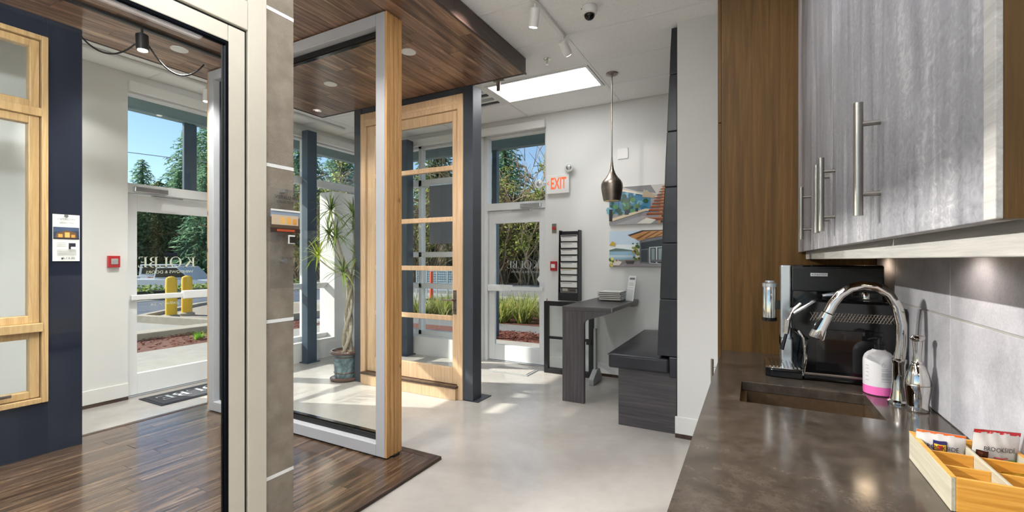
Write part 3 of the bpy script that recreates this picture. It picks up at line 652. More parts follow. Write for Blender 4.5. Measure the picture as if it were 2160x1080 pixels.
# --- tall white window between timber floor and soffit, facing the camera (y 2.36 .. 2.525)
t = thing('display_window', 'tall pale window with a cedar board edge standing on the timber floor', 'window', (-3.36, 2.44, .02))
W0, W1, Y0, Y1, T0, T1 = -4.46, -2.27, 2.36, 2.525, .03, 3.162
def fr(y0, y1, ins, wd, zb, zt, g=None, wdb=None):
    g = g or G(); a, c = W0 + ins, W1 - ins; z0, z1 = T0 + zb, T1 - zt; wb = wdb or wd
    g.box(a, a + wd, y0, y1, z0, z1); g.box(c - wd, c, y0, y1, z0, z1); g.box(a + wd, c - wd, y0, y1, z0, z0 + wb); g.box(a + wd, c - wd, y0, y1, z1 - wd, z1); return g
fr(Y0, Y0 + .11, 0, .085, 0, 0).obj('frame', MAT['whiteframe'], t, .004)
fr(Y0 + .055, Y0 + .10, .085, .04, .085, .085).obj('sash_gasket', MAT['black'], t, .004)
fr(Y0 + .06, Y0 + .095, .125, .012, .125, .125).obj('glazing_bead', MAT['blackgloss'], t, .002)
bx(W0 + .13, W1 - .13, Y0 + .074, Y0 + .086, T0 + .13, T1 - .13).obj('pane', MAT['bigglass'], t)
for i in range(4):
    a = Y0 + .002 + i * .0408
    bx(W1, W1 + .018 - (.002 if i % 2 else 0), a, a + .0335, T0, T1 - .001).obj('cedar_board', MAT['cedar'], t, .003)
    bx(W0 - .018, W0, a, a + .0335, T0, T1 - .001).obj('cedar_board', MAT['cedar'], t, .003)
bx(W1 - .001, W1 + .004, Y0 + .003, Y1 - .003, T0, T1 - .002).obj('backing_strip', MAT['nosing'], t); bx(W0 - .004, W0 + .001, Y0 + .003, Y1 - .003, T0, T1 - .002).obj('backing_strip', MAT['nosing'], t)
bx(W1 - .05, W1, Y0 + .11, Y1, T0, T1 - .001).obj('inner_jamb', MAT['cedar'], t); bx(W0, W0 + .05, Y0 + .11, Y1, T0, T1 - .001).obj('inner_jamb', MAT['cedar'], t)
bx(W0 + .05, W1 - .05, Y0 + .11, Y1, T1 - .05, T1 - .001).obj('inner_head', MAT['cedar'], t); bx(W0 + .05, W1 - .05, Y0 + .11, Y1, T0, T0 + .05).obj('inner_sill', MAT['cedar'], t)
for x in (W1 + .0, W0 + .1): bx(x - .05, x + .03, Y0 + .06, Y0 + .12, .0205, .032).obj('foot_bracket', MAT['blackmetal'], t, .003)

# --- fir door in a charcoal surround (y = 3.78 .. 3.94)
t = thing('display_door', 'pale fir door with five glass panes in a charcoal surround', 'door', (-3.3, 3.86, 0))
D0 = 3.78
bx(-2.577, -2.46, D0, D0 + .16, 0, 3.168).obj('post', MAT['post'], t, .003); bx(-4.11, -4.0, D0, D0 + .16, 0, 3.168).obj('post', MAT['post'], t, .003)
bx(-4.0, -2.577, D0 + .01, D0 + .15, 3.1, 3.168).obj('header', MAT['post'], t, .003); bx(-2.62, -2.4, D0 + .0, D0 + .26, 0, .008).obj('base_plate', MAT['post'], t)
g = G().box(-2.645, -2.577, D0 - .012, D0 + .15, .0, 3.1).box(-4.0, -3.93, D0 - .012, D0 + .15, 0, 3.1).box(-3.93, -2.645, D0 - .012, D0 + .15, 2.952, 3.1)
g.obj('casing', MAT['maple'], t, .005)
bx(-3.93, -2.645, D0 - .02, D0 - .0, 3.0, 3.03).obj('head_moulding', MAT['maple'], t, .006)
bx(-3.95, -2.64, D0 - .05, D0 + .15, 0.0, .118).obj('base_step', MAT['maple'], t, .004)
bx(-3.95, -2.63, D0 - .06, D0 + .1, .118, .142).obj('threshold', MAT['nosing'], t, .004)
YD0, YD1 = D0 + .015, D0 + .06
lf = G().box(-2.72, -2.65, YD0, YD1, .145, 2.95).box(-3.92, -3.80, YD0, YD1, .145, 2.95).obj('stile', MAT['maple'], t, .004)
g = G().box(-3.80, -2.72, YD0, YD1, .145, .31).obj('bottom_rail', MAT['maple'], lf, .003); G().box(-3.80, -2.72, YD0, YD1, 2.845, 2.95).obj('top_rail', MAT['maple'], lf, .003)
mz = [.817, 1.33, 1.84, 2.37]
for z in mz: bx(-3.8, -2.72, YD0 + .002, YD1 - .002, z - .025, z + .025).obj('muntin', MAT['maple'], lf, .004)
ed = [.31] + mz + [2.845]
for i in range(5): bx(-3.80, -2.72, D0 + .034, D0 + .042, ed[i] + (.025 if i else 0), ed[i+1] - (.025 if i < 4 else 0)).obj('pane', MAT['glass'], lf)
pl = bx(-2.708, -2.668, YD0 - .006, YD0, .86, 1.11).obj('handle_plate', MAT['bronze'], lf, .003)
G().cyl((-2.688, YD0 - .05, 1.01), (-2.688, YD0, 1.01), .012, 14).tube([(-2.68, YD0 - .05, 1.01), (-2.74, YD0 - .052, 1.012), (-2.81, YD0 - .05, 1.006)], [.009, .009, .007], 10).obj('lever', MAT['bronze'], pl)
G().cyl((-2.688, YD0 - .02, .91), (-2.688, YD0, .91), .013, 14).obj('thumb_turn', MAT['bronze'], pl)

# ================================================================== BACK WALL ITEMS
Yw = YB
t = thing('exit_sign', 'white emergency exit sign with orange letters and two round lamp heads', 'exit sign', (-2.19, Yw, 2.38))
bd = bx(-2.345, -2.035, Yw - .05, Yw - .002, 2.265, 2.505).obj('housing', MAT['white'], t, .006)
MAT['exitred'] = emis('lit exit lettering', (.85, .15, .05, 1), .75)
text('lettering', 'EXIT', (-2.28, Yw - .05, 2.325), (1, 0, 0), Z, .14, MAT['exitred'], bd, .001, width=.21, bold=.02)
G()._add([(-2.335, Yw - .0512, 2.4), (-2.305, Yw - .0512, 2.43), (-2.305, Yw - .0512, 2.42), (-2.322, Yw - .0512, 2.4), (-2.305, Yw - .0512, 2.38), (-2.305, Yw - .0512, 2.37)], [(0, 5, 4, 3), (0, 3, 2, 1)]).obj('chevron', MAT['exitred'], bd, fix=False)
for x, z in ((-2.435, 2.405), (-2.03, 2.58)):
    d = Vector((.25, -.9, -.25)).normalized(); c = Vector((x, Yw - .06, z))
    h = G().tube([c - d * .03, c - d * .02, c + d * .025, c + d * .032], [.03, .052, .056, .05], 24).obj('lamp_head', MAT['white'], t)
    G().tube([c + d * .0321, c + d * .037], [.034, .02], 20).obj('lamp_lens', MAT['silver'], h)
    G().cyl((x, Yw - .03, z), ((-2.345 if x < -2.2 else -2.05), Yw - .03, 2.42 if x < -2.2 else 2.5), .012, 10).obj('swivel', MAT['white'], t)
t = thing('fire_strobe', 'small metal plate with a red alarm button beside the exit door', 'alarm', (-2.25, Yw, 1.82))
p = bx(-2.285, -2.22, Yw - .008, Yw, 1.765, 1.885).obj('plate', MAT['steel'], t, .003); G().cyl((-2.253, Yw - .03, 1.825), (-2.253, Yw - .008, 1.825), .022, 16).obj('button', MAT['red'], t)
t = thing('fire_pull_station', 'red fire pull station on the wall beside the brochure rack', 'alarm', (-2.25, Yw, 1.33))
bx(-2.295, -2.21, Yw - .04, Yw, 1.28, 1.4).obj('housing', MAT['red'], t, .005); bx(-2.28, -2.225, Yw - .046, Yw - .04, 1.315, 1.365).obj('pull_bar', MAT['white'], t, .003)
tag(bx(-1.43, -1.3, Yw - .012, Yw, 2.625, 2.755).obj('wall_plate', MAT['white'], None, .006, org=(-1.365, Yw, 2.625)), 'square white blank cover plate high on the wall beside the pendant', 'wall plate')
t = thing('fire_pull_station', 'red fire pull station on the white wall left of the entrance', 'alarm', (XL, 2.1, 1.42))
bx(XL, XL + .04, 2.03, 2.125, 1.345, 1.46).obj('housing', MAT['red'], t, .005); bx(XL + .04, XL + .046, 2.05, 2.105, 1.375, 1.43).obj('pull_bar', MAT['greymetal'], t, .003)
# brochure rack with nine pockets
t = thing('brochure_rack', 'tall black wall rack of brochure pockets', 'rack', (-2.0, Yw, .91))
r0, r1 = -2.145, -1.885
bx(r0, r1, Yw - .03, Yw - .004, .91, 1.78).obj('back_panel', MAT['blackmetal'], t)
G().prism([(Yw - .13, .91), (Yw - .004, .91), (Yw - .004, 1.79), (Yw - .1, 1.79)], 'x', r1 - .012, r1 + .004).obj('side_panel', MAT['blackmetal'], t, .003)
G().prism([(Yw - .13, .91), (Yw - .004, .91), (Yw - .004, 1.79), (Yw - .1, 1.79)], 'x', r0 - .004, r0 + .006).obj('side_panel', MAT['blackmetal'], t, .003)
bx(r0 + .006, r1 - .012, Yw - .128, Yw - .03, .912, 1.01).obj('bottom_box', MAT['blackmetal'], t)
ords = ['topmost', 'second', 'third', 'fourth', 'fifth', 'sixth', 'seventh', 'eighth', 'lowest']
bc = ['#4a4d52', '#c9c9c7', '#54585c', '#7d8288', '#5a6470', '#a89a62', '#8f8d88', '#b8b8b4', '#5c5a55']
for i in range(9):
    z = 1.70 - i * .082
    G().prism([(Yw - .1 - i * .002, z - .062), (Yw - .104 - i * .002, z - .048), (Yw - .1 - i * .002, z - .048), (Yw - .095 - i * .002, z - .060), (Yw - .04, z - .06), (Yw - .04, z - .056)], 'x', r0 + .006, r1 - .012).obj('pocket', MAT['blackmetal'], t)
    yy = Yw - .085 - i * .002
    b_ = thing('brochure', 'white brochure in the %s pocket of the black wall rack' % ords[i], 'brochure', ((r0 + r1) / 2, yy, z - .05), 'brochures in the wall rack')
    G().prism([(yy, z - .052), (yy + .012, z - .052), (yy + .002, z + .03), (yy - .01, z + .03)], 'x', r0 + .018, r1 - .024).obj('booklet', MAT['paper'], b_)
    U = Vector((1, 0, 0)); V = Vector((0, -.122, 1)).normalized(); W_ = r1 - r0 - .042
    flat('cover_print', [(bc[i], R4(.004, .062, W_ - .004, .08)), ('#8d9196', R4(.02, .05, W_ * .7, .056))] + ([('#6a655c', R4(.004, .02, W_ - .004, .065)), ('#b8b2a6', R4(.03, .04, .1, .08)), ('#3f3b38', R4(.12, .035, .2, .06))] if i == 8 else []), (r0 + .018, yy, z - .052), U, V, b_)
# framed prints on the wall
def picture(label, x0, x1, z0, z1, P):
    t = thing('wall_picture', label, 'picture', ((x0 + x1) / 2, Yw, z0))
    bx(x0, x1, Yw - .03, Yw - .002, z0, z1).obj('panel', MAT['paper'], t); W_, H_ = x1 - x0, z1 - z0
    flat('print', [(c, [(a * W_, b_ * H_) for a, b_ in q]) for c, q in P], (x0, Yw - .03, z0), (1, 0, 0), Z, t, .00015, MAT['gprint'])
rs = random.Random(11)
P = [('#9a9a9c', R4(0, 0, 1, 1)), ('#4f86a8', R4(0, .3, .62, .98)), ('#c9c6c0', [(0, 1), (.85, 1), (.75, .72), (.2, .92), (0, .97)]), ('#8b8a8e', [(.2, 1), (.62, 1), (.7, .78), (.42, .86)])]
for i in range(46):
    x, y = rs.uniform(0, .55), rs.uniform(.3, .8); r = rs.uniform(.02, .06); P.append((rs.choice(['#2f5a3c', '#4f8a52', '#3b7590', '#7fb4c8', '#24503a', '#9cc4d4', '#1e3a3c']), [(x + r * math.cos(a), y + 1.5 * r * math.sin(a)) for a in (0, 1.1, 2.2, 3.3, 4.6, 5.5)]))
P += [('#2f4a5a', R4(.14, .25, .15, .9)), ('#2f4a5a', R4(.3, .3, .31, .88)), ('#e9e2d2', [(.16, .95), (.72, .70), (.72, .67), (.16, .9)]),
      ('#b9a890', [(.52, .9), (.7, .72), (.66, .66), (.5, .7)]), ('#d8c8aa', [(0, .16), (.55, .40), (.72, .36), (.74, .32), (.55, .34), (0, .08)]), ('#8f8c90', [(0, .06), (.55, .32), (.78, .2), (.7, 0), (0, 0)]), ('#a5a3a6', [(.1, .02), (.5, .22), (.72, .1), (.6, 0)]),
      ('#2a2d33', R4(0, .1, .05, .42)), ('#3f6a34', [(.22, .35), (.19, .6), (.25, .45), (.27, .64), (.29, .45), (.33, .58), (.31, .34)]), ('#22303a', R4(.24, .26, .3, .4)), ('#5d7f4a', [(.4, .4), (.38, .56), (.43, .5), (.46, .58), (.45, .4)]), ('#26343c', R4(.40, .33, .44, .42)),
      ('#b98a62', [(.72, 0), (.8, .95), (1, 1), (1, 0)]), ('#c8a27c', [(.86, .1), (.88, .8), (1, .9), (1, .1)]), ('#1f1f26', [(.76, .02), (.82, .02), (.9, .98), (.86, .98)])]
for i in range(11):
    s = (i / 10.0) ** .8; y = .08 + .84 * s; x = .52 + .26 * s; P += [('#7d3f24', [(x, y + .012), (1.0, y - .02 * (1 - s)), (1.0, y + .055 * (1.1 - s * .7)), (x, y + .05 * (1.1 - s * .7))]), ('#b5683c', [(x, y + .05 * (1.1 - s * .7)), (1.0, y + .055 * (1.1 - s * .7)), (1.0, y + .07 * (1.1 - s * .7)), (x + .02, y + .075 * (1.1 - s * .7))])]
P += [('#dcd8d0', [(.42, .02), (.56, .16), (.7, .1), (.62, 0)])]
picture('wall picture of a floating timber staircase beside leafy windows, upper of two', -1.523, -.74, 1.836, 2.286, P)
P = [('#c3d6e8', R4(0, .35, 1, 1)), ('#e3ebf0', R4(0, .42, .5, .62)), ('#5a6f6a', [(0, .47), (.1, .52), (.22, .5), (.35, .46), (.35, .42), (0, .42)]), ('#8fb4cc', R4(0, .16, .4, .43)), ('#b8d0dc', R4(0, .26, .36, .33)), ('#857f84', [(0, .0), (1, 0), (1, .12), (.55, .2), (.2, .16), (0, .06)]), ('#9d969a', [(.1, .02), (.9, .02), (.6, .16), (.3, .13)]),
     ('#3a3236', [(.28, .88), (.5, 1), (1, 1), (1, .88), (.6, .76), (.44, .72)]), ('#c08a55', [(.3, .84), (.52, .97), (1, .99), (1, .9), (.58, .78), (.46, .72)]), ('#75502f', [(.4, .78), (.6, .96), (.63, .96), (.44, .76)]), ('#75502f', [(.52, .78), (.72, .97), (.75, .97), (.56, .78)]), ('#75502f', [(.66, .81), (.84, .98), (.87, .98), (.7, .82)]), ('#75502f', [(.8, .85), (.95, .98), (.98, .98), (.84, .86)]),
     ('#6f7076', [(.46, .1), (.46, .72), (.6, .77), (1, .88), (1, .04), (.8, .06)]), ('#8b8c92', [(.84, .06), (.84, .84), (1, .88), (1, .04)]), ('#2b3440', [(.48, .48), (.48, .66), (.82, .76), (.82, .56)]), ('#3b4450', [(.48, .14), (.48, .46), (.58, .47), (.58, .13)]), ('#bfc9d0', [(.6, .1), (.6, .54), (.82, .56), (.82, .07)]),
     ('#2c343c', [(.615, .12), (.615, .52), (.695, .525), (.695, .11)]), ('#2c343c', [(.715, .11), (.715, .525), (.805, .535), (.805, .09)]), ('#8a9aa0', [(.63, .2), (.63, .5), (.68, .5), (.68, .2)]), ('#90a0a4', [(.73, .2), (.73, .5), (.79, .51), (.79, .2)]), ('#6b6a70', R4(.62, .14, .8, .2)), ('#2f4a2c', [(.9, .5), (.88, .62), (.93, .58), (.97, .66), (.96, .46), (.93, .38)])]
for i in range(26):
    x, y = rs.uniform(.36, .45), rs.uniform(.2, .66); r = rs.uniform(.012, .03); P.append((rs.choice(['#3c5a34', '#5d7a3f', '#8a9a48', '#a88a48', '#2f4630']), [(x + r * math.cos(a), y + 1.6 * r * math.sin(a)) for a in (0, 1.1, 2.2, 3.3, 4.6, 5.5)]))
for i in range(14):
    x, y = rs.uniform(0, .1), rs.uniform(.02, .22); r = rs.uniform(.012, .03); P.append((rs.choice(['#6a7a2f', '#c8b83c', '#3f5a2c', '#e0d67c']), [(x + r * math.cos(a), y + 1.6 * r * math.sin(a)) for a in (0, 1.1, 2.2, 3.3, 4.6, 5.5)]))
P += [('#d8cfc4', [(.05, .04), (.16, .04), (.2, .14), (.08, .14)]), ('#3a3a40', [(.27, .08), (.37, .08), (.39, .18), (.25, .18)]), ('#54545a', R4(.25, .16, .39, .19)), ('#c0392b', R4(.1, .17, .13, .2)), ('#8a7a6a', R4(.15, .17, .4, .2))]
P += [('#c8a83c', [(.0, .6), (.05, .72), (.1, .66), (.09, .58)])]
picture('wall picture of a lakeside house deck under timber eaves, lower of two', -1.523, -.74, 1.336, 1.764, P)
# dark display sheet hung in the back window
t = thing('window_sign', 'plain slate grey sign panel hanging in the back window beyond the fir door', 'sign', (-4.0, PB - .08, 1.66))
bx(-4.3, -3.52, PB - .11, PB - .095, 1.66, 2.53).obj('panel', plain('slate sign', '#6f747c', .6), t, .002); bx(-4.3, -3.52, PB - .115, PB - .09, 2.53, 2.545).obj('hanger', MAT['silver'], t)
# ================================================================== BAR TABLE, BENCH AND FLOOR ITEMS
t = thing('bar_table', 'dark laminate bar table fixed to the wall with one broad slab leg', 'table', (-1.57, 4.5, 0))
G().prism([(-1.69, 0), (-1.463, 0), (-1.463, .79), (-1.455, .81), (-1.435, .825), (-1.18, .912), (-1.18, .915), (-1.69, .915)], 'y', 4.245, 4.29).obj('leg', MAT['laminate'], t, .002)
bx(-1.69, -1.186, 4.242, 5.375, .915, .955).obj('table_top', MAT['laminateh'], t, .002)
bx(-1.186, -1.18, 4.242, 5.375, .916, .954).obj('edge_band', MAT['lightoak'], t)
bx(-1.24, -1.19, 5.2, 5.375, .88, .915).obj('wall_bracket', MAT['lightoak'], t)
ordb = ['topmost', 'second', 'third', 'fourth', 'lowest']
hb = thing('acrylic_tray', 'clear acrylic tray holding booklets on the bar table', 'holder', (-1.4, 5.05, .955))
g = G().box(-1.54, -1.27, 4.93, 5.16, .955, .959).box(-1.54, -1.536, 4.93, 5.16, .959, 1.06).box(-1.274, -1.27, 4.93, 5.16, .959, 1.06).box(-1.536, -1.274, 5.156, 5.16, .959, 1.06); g.obj('tray', MAT['acrylic'], hb)
for i in range(5):
    z = 1.046 - i * .0205; dx = (.004, -.003, .005, -.002, 0)[i]
    b_ = thing('booklet', '%s thick pale booklet of the pile on the bar table' % ordb[i].capitalize(), 'booklet', (-1.4, 5.04, z), 'booklets on the bar table')
    bx(-1.525 + dx, -1.285 + dx, 4.945, 5.15, z + .011, z + .0195).obj('pages', MAT['paper'], b_); bx(-1.528 + dx, -1.282 + dx, 4.942, 5.152, z, z + .011).obj('cover', plain('brown card %d' % i, '#5d544b', .5), b_, .001)
t = thing('card_holder', 'upright white leaflet in a tilted clear holder on the bar table', 'holder', (-1.21, 5.1, .955))
M_ = Matrix.Translation((-1.22, 5.08, .957)) @ Matrix.Rotation(math.radians(-22), 4, 'Z') @ Matrix.Rotation(math.radians(-14), 4, 'X')
G().box(-.05, .05, 0, .004, 0, .29).xf(M_).obj('leaflet', MAT['paper'], t); G().box(-.053, .053, -.025, -.022, 0, .13).box(-.053, .053, -.025, .006, 0, .004).box(-.053, .053, .005, .008, 0, .2).xf(M_).obj('holder_body', MAT['acrylic'], t)
fp = flat('print', [('#6d7074', R4(-.035, .245, .035, .268)), ('#9ea0a2', R4(-.035, .2, .02, .206)), ('#9ea0a2', R4(-.035, .18, .03, .186)), ('#b0b2b4', R4(-.035, .15, .03, .154))], (0, 0, 0), (1, 0, 0), Z, t)
fp.data.transform(Matrix.Translation(-ORG[t.name]) @ M_ @ Matrix.Translation(ORG[t.name]))
# bench
t = thing('banquette_bench', 'black leather banquette with a full height padded back and dark laminate base', 'bench', (-.8, 4.6, 0))
bx(-1.02, -.545, 3.86, 5.37, 0, .492).obj('base', MAT['laminateh'], t, .002)
def cushion(x0, x1, y0, y1, z0, z1, nx=8, ny=16, crown=.02):
    g = G(); vs = []; fs = []
    def P_(i, j): return (x0 + (x1 - x0) * i / nx, y0 + (y1 - y0) * j / ny)
    for i in range(nx + 1):
        for j in range(ny + 1):
            x, y = P_(i, j); a, c = i / nx, j / ny
            h = crown * (1 - (2*a-1)**4) * (1 - (2*c-1)**6) + random.uniform(-.002, .002); vs.append((x, y, z1 - crown + h))
    n1 = ny + 1
    for i in range(nx):
        for j in range(ny): fs.append((i*n1+j, (i+1)*n1+j, (i+1)*n1+j+1, i*n1+j+1))
    rim = [(i, 0) for i in range(nx)] + [(nx, j) for j in range(ny)] + [(i, ny) for i in range(nx, 0, -1)] + [(0, j) for j in range(ny, 0, -1)]
    o = len(vs)
    for (i, j) in rim:
        x, y = P_(i, j); vs.append((x, y, z0))
    m = len(rim)
    for q in range(m):
        a = rim[q][0]*n1 + rim[q][1]; b2 = rim[(q+1) % m]; b2 = b2[0]*n1 + b2[1]; fs.append((a, o+q, o+(q+1) % m, b2))
    fs.append(tuple(o + q for q in range(m)))
    g._add(vs, fs, True); return g
cushion(-1.10, -.60, 3.825, 5.37, .49, .63, crown=.02).obj('seat_cushion', MAT['leather'], t, .018, 3, angle=30)
G().tube([(-1.09, 3.822, .604), (-.61, 3.822, .604)], .004, 8).tube([(-1.103, 3.83, .604), (-1.103, 5.36, .604)], .004, 8).obj('piping', MAT['leather'], t)
bx(-.60, -.532, 3.835, 5.37, .46, .63).obj('back_support', MAT['leather'], t, .01)
seams = [.635, 1.10, 1.555, 2.01, 2.46, 2.92, 3.295]
for i in range(6):
    th = lambda z: .157 + (.046 - .157) * (z - .64) / 2.65
    z0, z1 = seams[i] + .001, seams[i+1] - .001
    G().prism([(-.532, z0), (-.532 - th(z0), z0), (-.532 - (th(z0) + th(z1)) / 2 - .002, (z0+z1)/2), (-.532 - th(z1), z1), (-.532, z1)], 'y', 3.822, 5.37).obj('back_pad', MAT['leather'], t, .007, 3)
# black window sample against the wall
t = thing('window_sample', 'small black framed two pane window standing on the floor against the wall', 'window', (-2.0, 5.24, 0))
g = G().box(-2.32, -2.265, 5.2, 5.26, 0, .9).box(-1.735, -1.68, 5.2, 5.26, 0, .9).box(-2.265, -1.735, 5.2, 5.26, 0, .055).box(-2.265, -1.735, 5.2, 5.26, .845, .9); g.obj('frame', MAT['blackmetal'], t, .004)
bx(-2.265, -1.735, 5.21, 5.25, .43, .46).obj('muntin', MAT['blackmetal'], t, .003)
for z0, z1 in ((.055, .43), (.46, .845)): bx(-2.265, -1.735, 5.226, 5.234, z0, z1).obj('pane', MAT['glass'], t)
G().cyl((-2.29, 5.23, .9), (-2.29, 5.23, .93), .006, 8).obj('red_cap', MAT['red'], t)
bx(-1.76, -1.70, 5.185, 5.2, .4, .47).obj('lock', MAT['blackmetal'], t, .003)
t = thing('display_stand', 'grey metal stand with a splayed foot under the bar table', 'stand', (-1.6, 5.02, 0))
bx(-1.628, -1.60, 5.06, 5.12, .1, .62).obj('upright', MAT['greymetal'], t, .003)
G().prism([(4.9, 0), (5.22, 0), (5.22, .05), (5.14, .15), (5.04, .15), (4.9, .07)], 'x', -1.635, -1.575).obj('foot', MAT['greymetal'], t, .006)
# door mats
def mat(label, x0, x1, y0, y1, col, word=None):
    t = thing('door_mat', label, 'mat', ((x0+x1)/2, (y0+y1)/2, 0)); bx(x0, x1, y0, y1, .0, .008).obj('rubber_border', MAT['black'] if word else MAT['greymetal'], t, .002)
    bx(x0 + .03, x1 - .03, y0 + .03, y1 - .03, .004, .013).obj('pile', plain(col + ' mat pile', col, .95, var=.2, vs=60, bump=.6, bs=200), t, .003)
    if word: serif('lettering', word, (x0 + .12, y1 - .12, .0135), (0, -1, 0), (1, 0, 0), .17, MAT['decalg'], t, .001)
mat('dark entrance mat with pale lettering inside the left glass door', -5.5, -5.05, 2.25, 3.25, '#3c3d42', 'KOLBE')
mat('thin pale grey mat on the concrete inside the exit door', -3.0, -2.42, 4.93, 5.25, '#a9a5a0')

# ================================================================== KITCHENETTE
# backsplash tiles on the right wall
for r, (z0, z1) in enumerate(((.912, 1.24), (1.243, 1.60))):
    for y0 in (-.56, .049, .658, 1.267, 1.876, 2.485):
        y1 = min(y0 + .606, 2.808)
        bx(XR - .008, XR, y0, y1, z0 + .0015, z1 - .0015).obj('wall_tile', MAT['slate'], wall_right, .0012, 1)
bx(XR - .004, XR + .001, -.56, 2.81, .91, 1.6).obj('grout_bed', MAT['grout'], wall_right)
# countertop with sink cut-out
cx0, cx1, cy0, cy1, cz = -.153, XR - .006, -.6, 2.81, .91
sx0, sx1, sy0, sy1 = -.04, .375, 1.825, 2.13
g = G(); o_ = [(cx0, cy0), (cx1, cy0), (cx1, cy1), (cx0, cy1)]; i_ = [(sx0, sy0), (sx1, sy0), (sx1, sy1), (sx0, sy1)]
vs = [(x, y, z) for z in (cz, cz - .04) for q in (o_, i_) for x, y in q]
fs = []
for a in range(4):
    n = (a + 1) % 4; fs += [(a, n, 4 + n, 4 + a), (8 + a, 12 + a, 12 + n, 8 + n), (a, 8 + a, 8 + n, n), (4 + a, 4 + n, 12 + n, 12 + a)]
g._add(vs, fs); ct = tag(g.obj('countertop', MAT['quartz'], None, .003, org=(.2, 1.1, .87)), 'polished brown stone worktop with a cut out sink', 'worktop')
t = thing('sink', 'dark brown undermounted sink basin set in the worktop', 'sink', (.17, 1.98, .68)); g = G()
e = .008; g.box(sx0 - .03, sx0 - e + .008, sy0 - .03, sy1 + .03, .69, .87).box(sx1 + e - .008, sx1 + .03, sy0 - .03, sy1 + .03, .69, .87).box(sx0, sx1, sy0 - .03, sy0, .69, .87).box(sx0, sx1, sy1, sy1 + .03, .69, .87).box(sx0 - .03, sx1 + .03, sy0 - .03, sy1 + .03, .67, .69)
g.obj('basin', plain('brown granite composite', '#4a3a2a', .35, var=.2, vs=60), t); G().lathe([(.045, .69), (.045, .694), (.03, .694), (.028, .691)], (.17, 1.98, 0), 24).obj('drain', MAT['steel'], t)
t = thing('base_cabinet', 'grey washed base cabinet run under the stone worktop', 'cabinet', (.2, 1.1, 0))
g = G().box(-.10, -.02 + .0, -.58, 2.80, .1, .868).box(.40, XR - .006, -.58, 2.80, .1, .868).box(-.02, .40, -.58, 1.7, .1, .86).box(-.02, .4, 2.25, 2.8, .1, .86).box(-.02, .4, 1.7, 2.25, .1, .5); g.obj('body', MAT['oak'], t); bx(-.04, XR - .006, -.58, 2.80, 0, .1).obj('toe_kick', MAT['blackmetal'], t)
def pull(par, x, y, z0, z1, so_=.034, r=.008, dx=-1):
    xx = x + dx * so_; h = G().cyl((xx, y, z0), (xx, y, z1), r, 18)
    for z in (z0 + (z1 - z0) * .19, z1 - (z1 - z0) * .19): h.cyl((xx, y, z), (x, y, z), r * .62, 12)
    return h.obj('handle', MAT['steel'], par)
for i in range(5):
    y0 = -.58 + i * .676; d = bx(-.122, -.102, y0 + .002, y0 + .674, .105, .865).obj('door', MAT['greyoak'], t, .002); pull(d, -.122, y0 + (.06 if i % 2 else .61), .60, .817)
# tall oak cabinet at the end of the worktop
t = thing('tall_cabinet', 'floor to ceiling brown oak cabinet at the end of the worktop', 'cabinet', (.2, 3.1, 0))
bx(-.155, XR - .01, 2.812, 3.42, .0, CZ - .002).obj('body', MAT['oak'], t, .002)
d = bx(-.175, -.157, 2.83, 3.41, .1, 2.2).obj('door', MAT['oak'], t, .002); pull(d, -.175, 2.90, .60, .835)
bx(-.175, -.157, 2.83, 3.41, 2.204, 3.2).obj('door', MAT['oak'], t, .002)
# wall cupboards
UZ0, UZ1 = 1.46, 2.98
def cupboard(label, y0, y1, doors, hs):
    t = thing('wall_cupboard', label, 'cabinet', (.38, (y0+y1)/2, UZ0), 'grey oak wall cupboards')
    bx(.238, XR - .001, y0 + .001, y1 - .001, UZ0 + .012, UZ1).obj('carcass', MAT['oak'], t); bx(.2355, .238, y0 + .001, y1 - .001, UZ0 + .004, UZ1).obj('front_frame', MAT['matteblack'], t)
    for a, c, h in zip(doors[:-1], doors[1:], hs):
        d = bx(.214, .235, a + .0028, c - .0028, UZ0, UZ1).obj('door', MAT['greyoak'], t, .0015); pull(d, .214, h, 1.505, 1.722)
cupboard('nearest grey oak wall cupboard with a single door and long steel pull', .607, 1.14, [.607, 1.14], [1.08])
cupboard('middle grey oak wall cupboard with a pair of doors', 1.14, 2.19, [1.14, 1.665, 2.19], [1.61, 1.72])
cupboard('farthest grey oak wall cupboard, against the tall oak cabinet', 2.19, 2.808, [2.19, 2.808], [2.225])
t = thing('cupboard_end_panel', 'brown oak end panel with a pale front edge closing the cupboard row', 'panel', (.37, .594, UZ0))
bx(.205, XR - .001, .581, .605, UZ0 - .002, UZ1).obj('panel', MAT['oak'], t); bx(.199, .205, .581, .605, UZ0 - .002, UZ1).obj('edge_band', MAT['lightoak'], t, .001)
tag(bx(.247, .268, .607, 2.806, 1.423, 1.471).obj('light_rail', MAT['lightoak'], None, .002, org=(.257, 1.7, 1.423)), 'pale washed oak light rail under the wall cupboards', 'trim')
POW = 1.3
MAT['puck'] = emis('warm puck lens', (1, .72, .42, 1), 14)
for y, lab in ((2.6, 'small round under cupboard lamp above the espresso machine'), (1.65, 'small round under cupboard lamp above the sink front'), (.95, 'small round under cupboard lamp nearest the camera')):
    t = thing('puck_light', lab, 'lamp', (.46, y, 1.471), 'under cupboard lamps')
    G().lathe([(.03, 1.4715), (.03, 1.462), (.024, 1.46)], (.46, y, 0), 20).obj('housing', MAT['steel'], t); G().cyl((.46, y, 1.4585), (.46, y, 1.4598), .022, 16).obj('lens', MAT['puck'], t)
    light('puck', 'SPOT', (.46, y, 1.45), POW, (1, .8, .58) if y > 2 else (1, .92, .85), .04, (.50, y, .9), 2.7, .4)
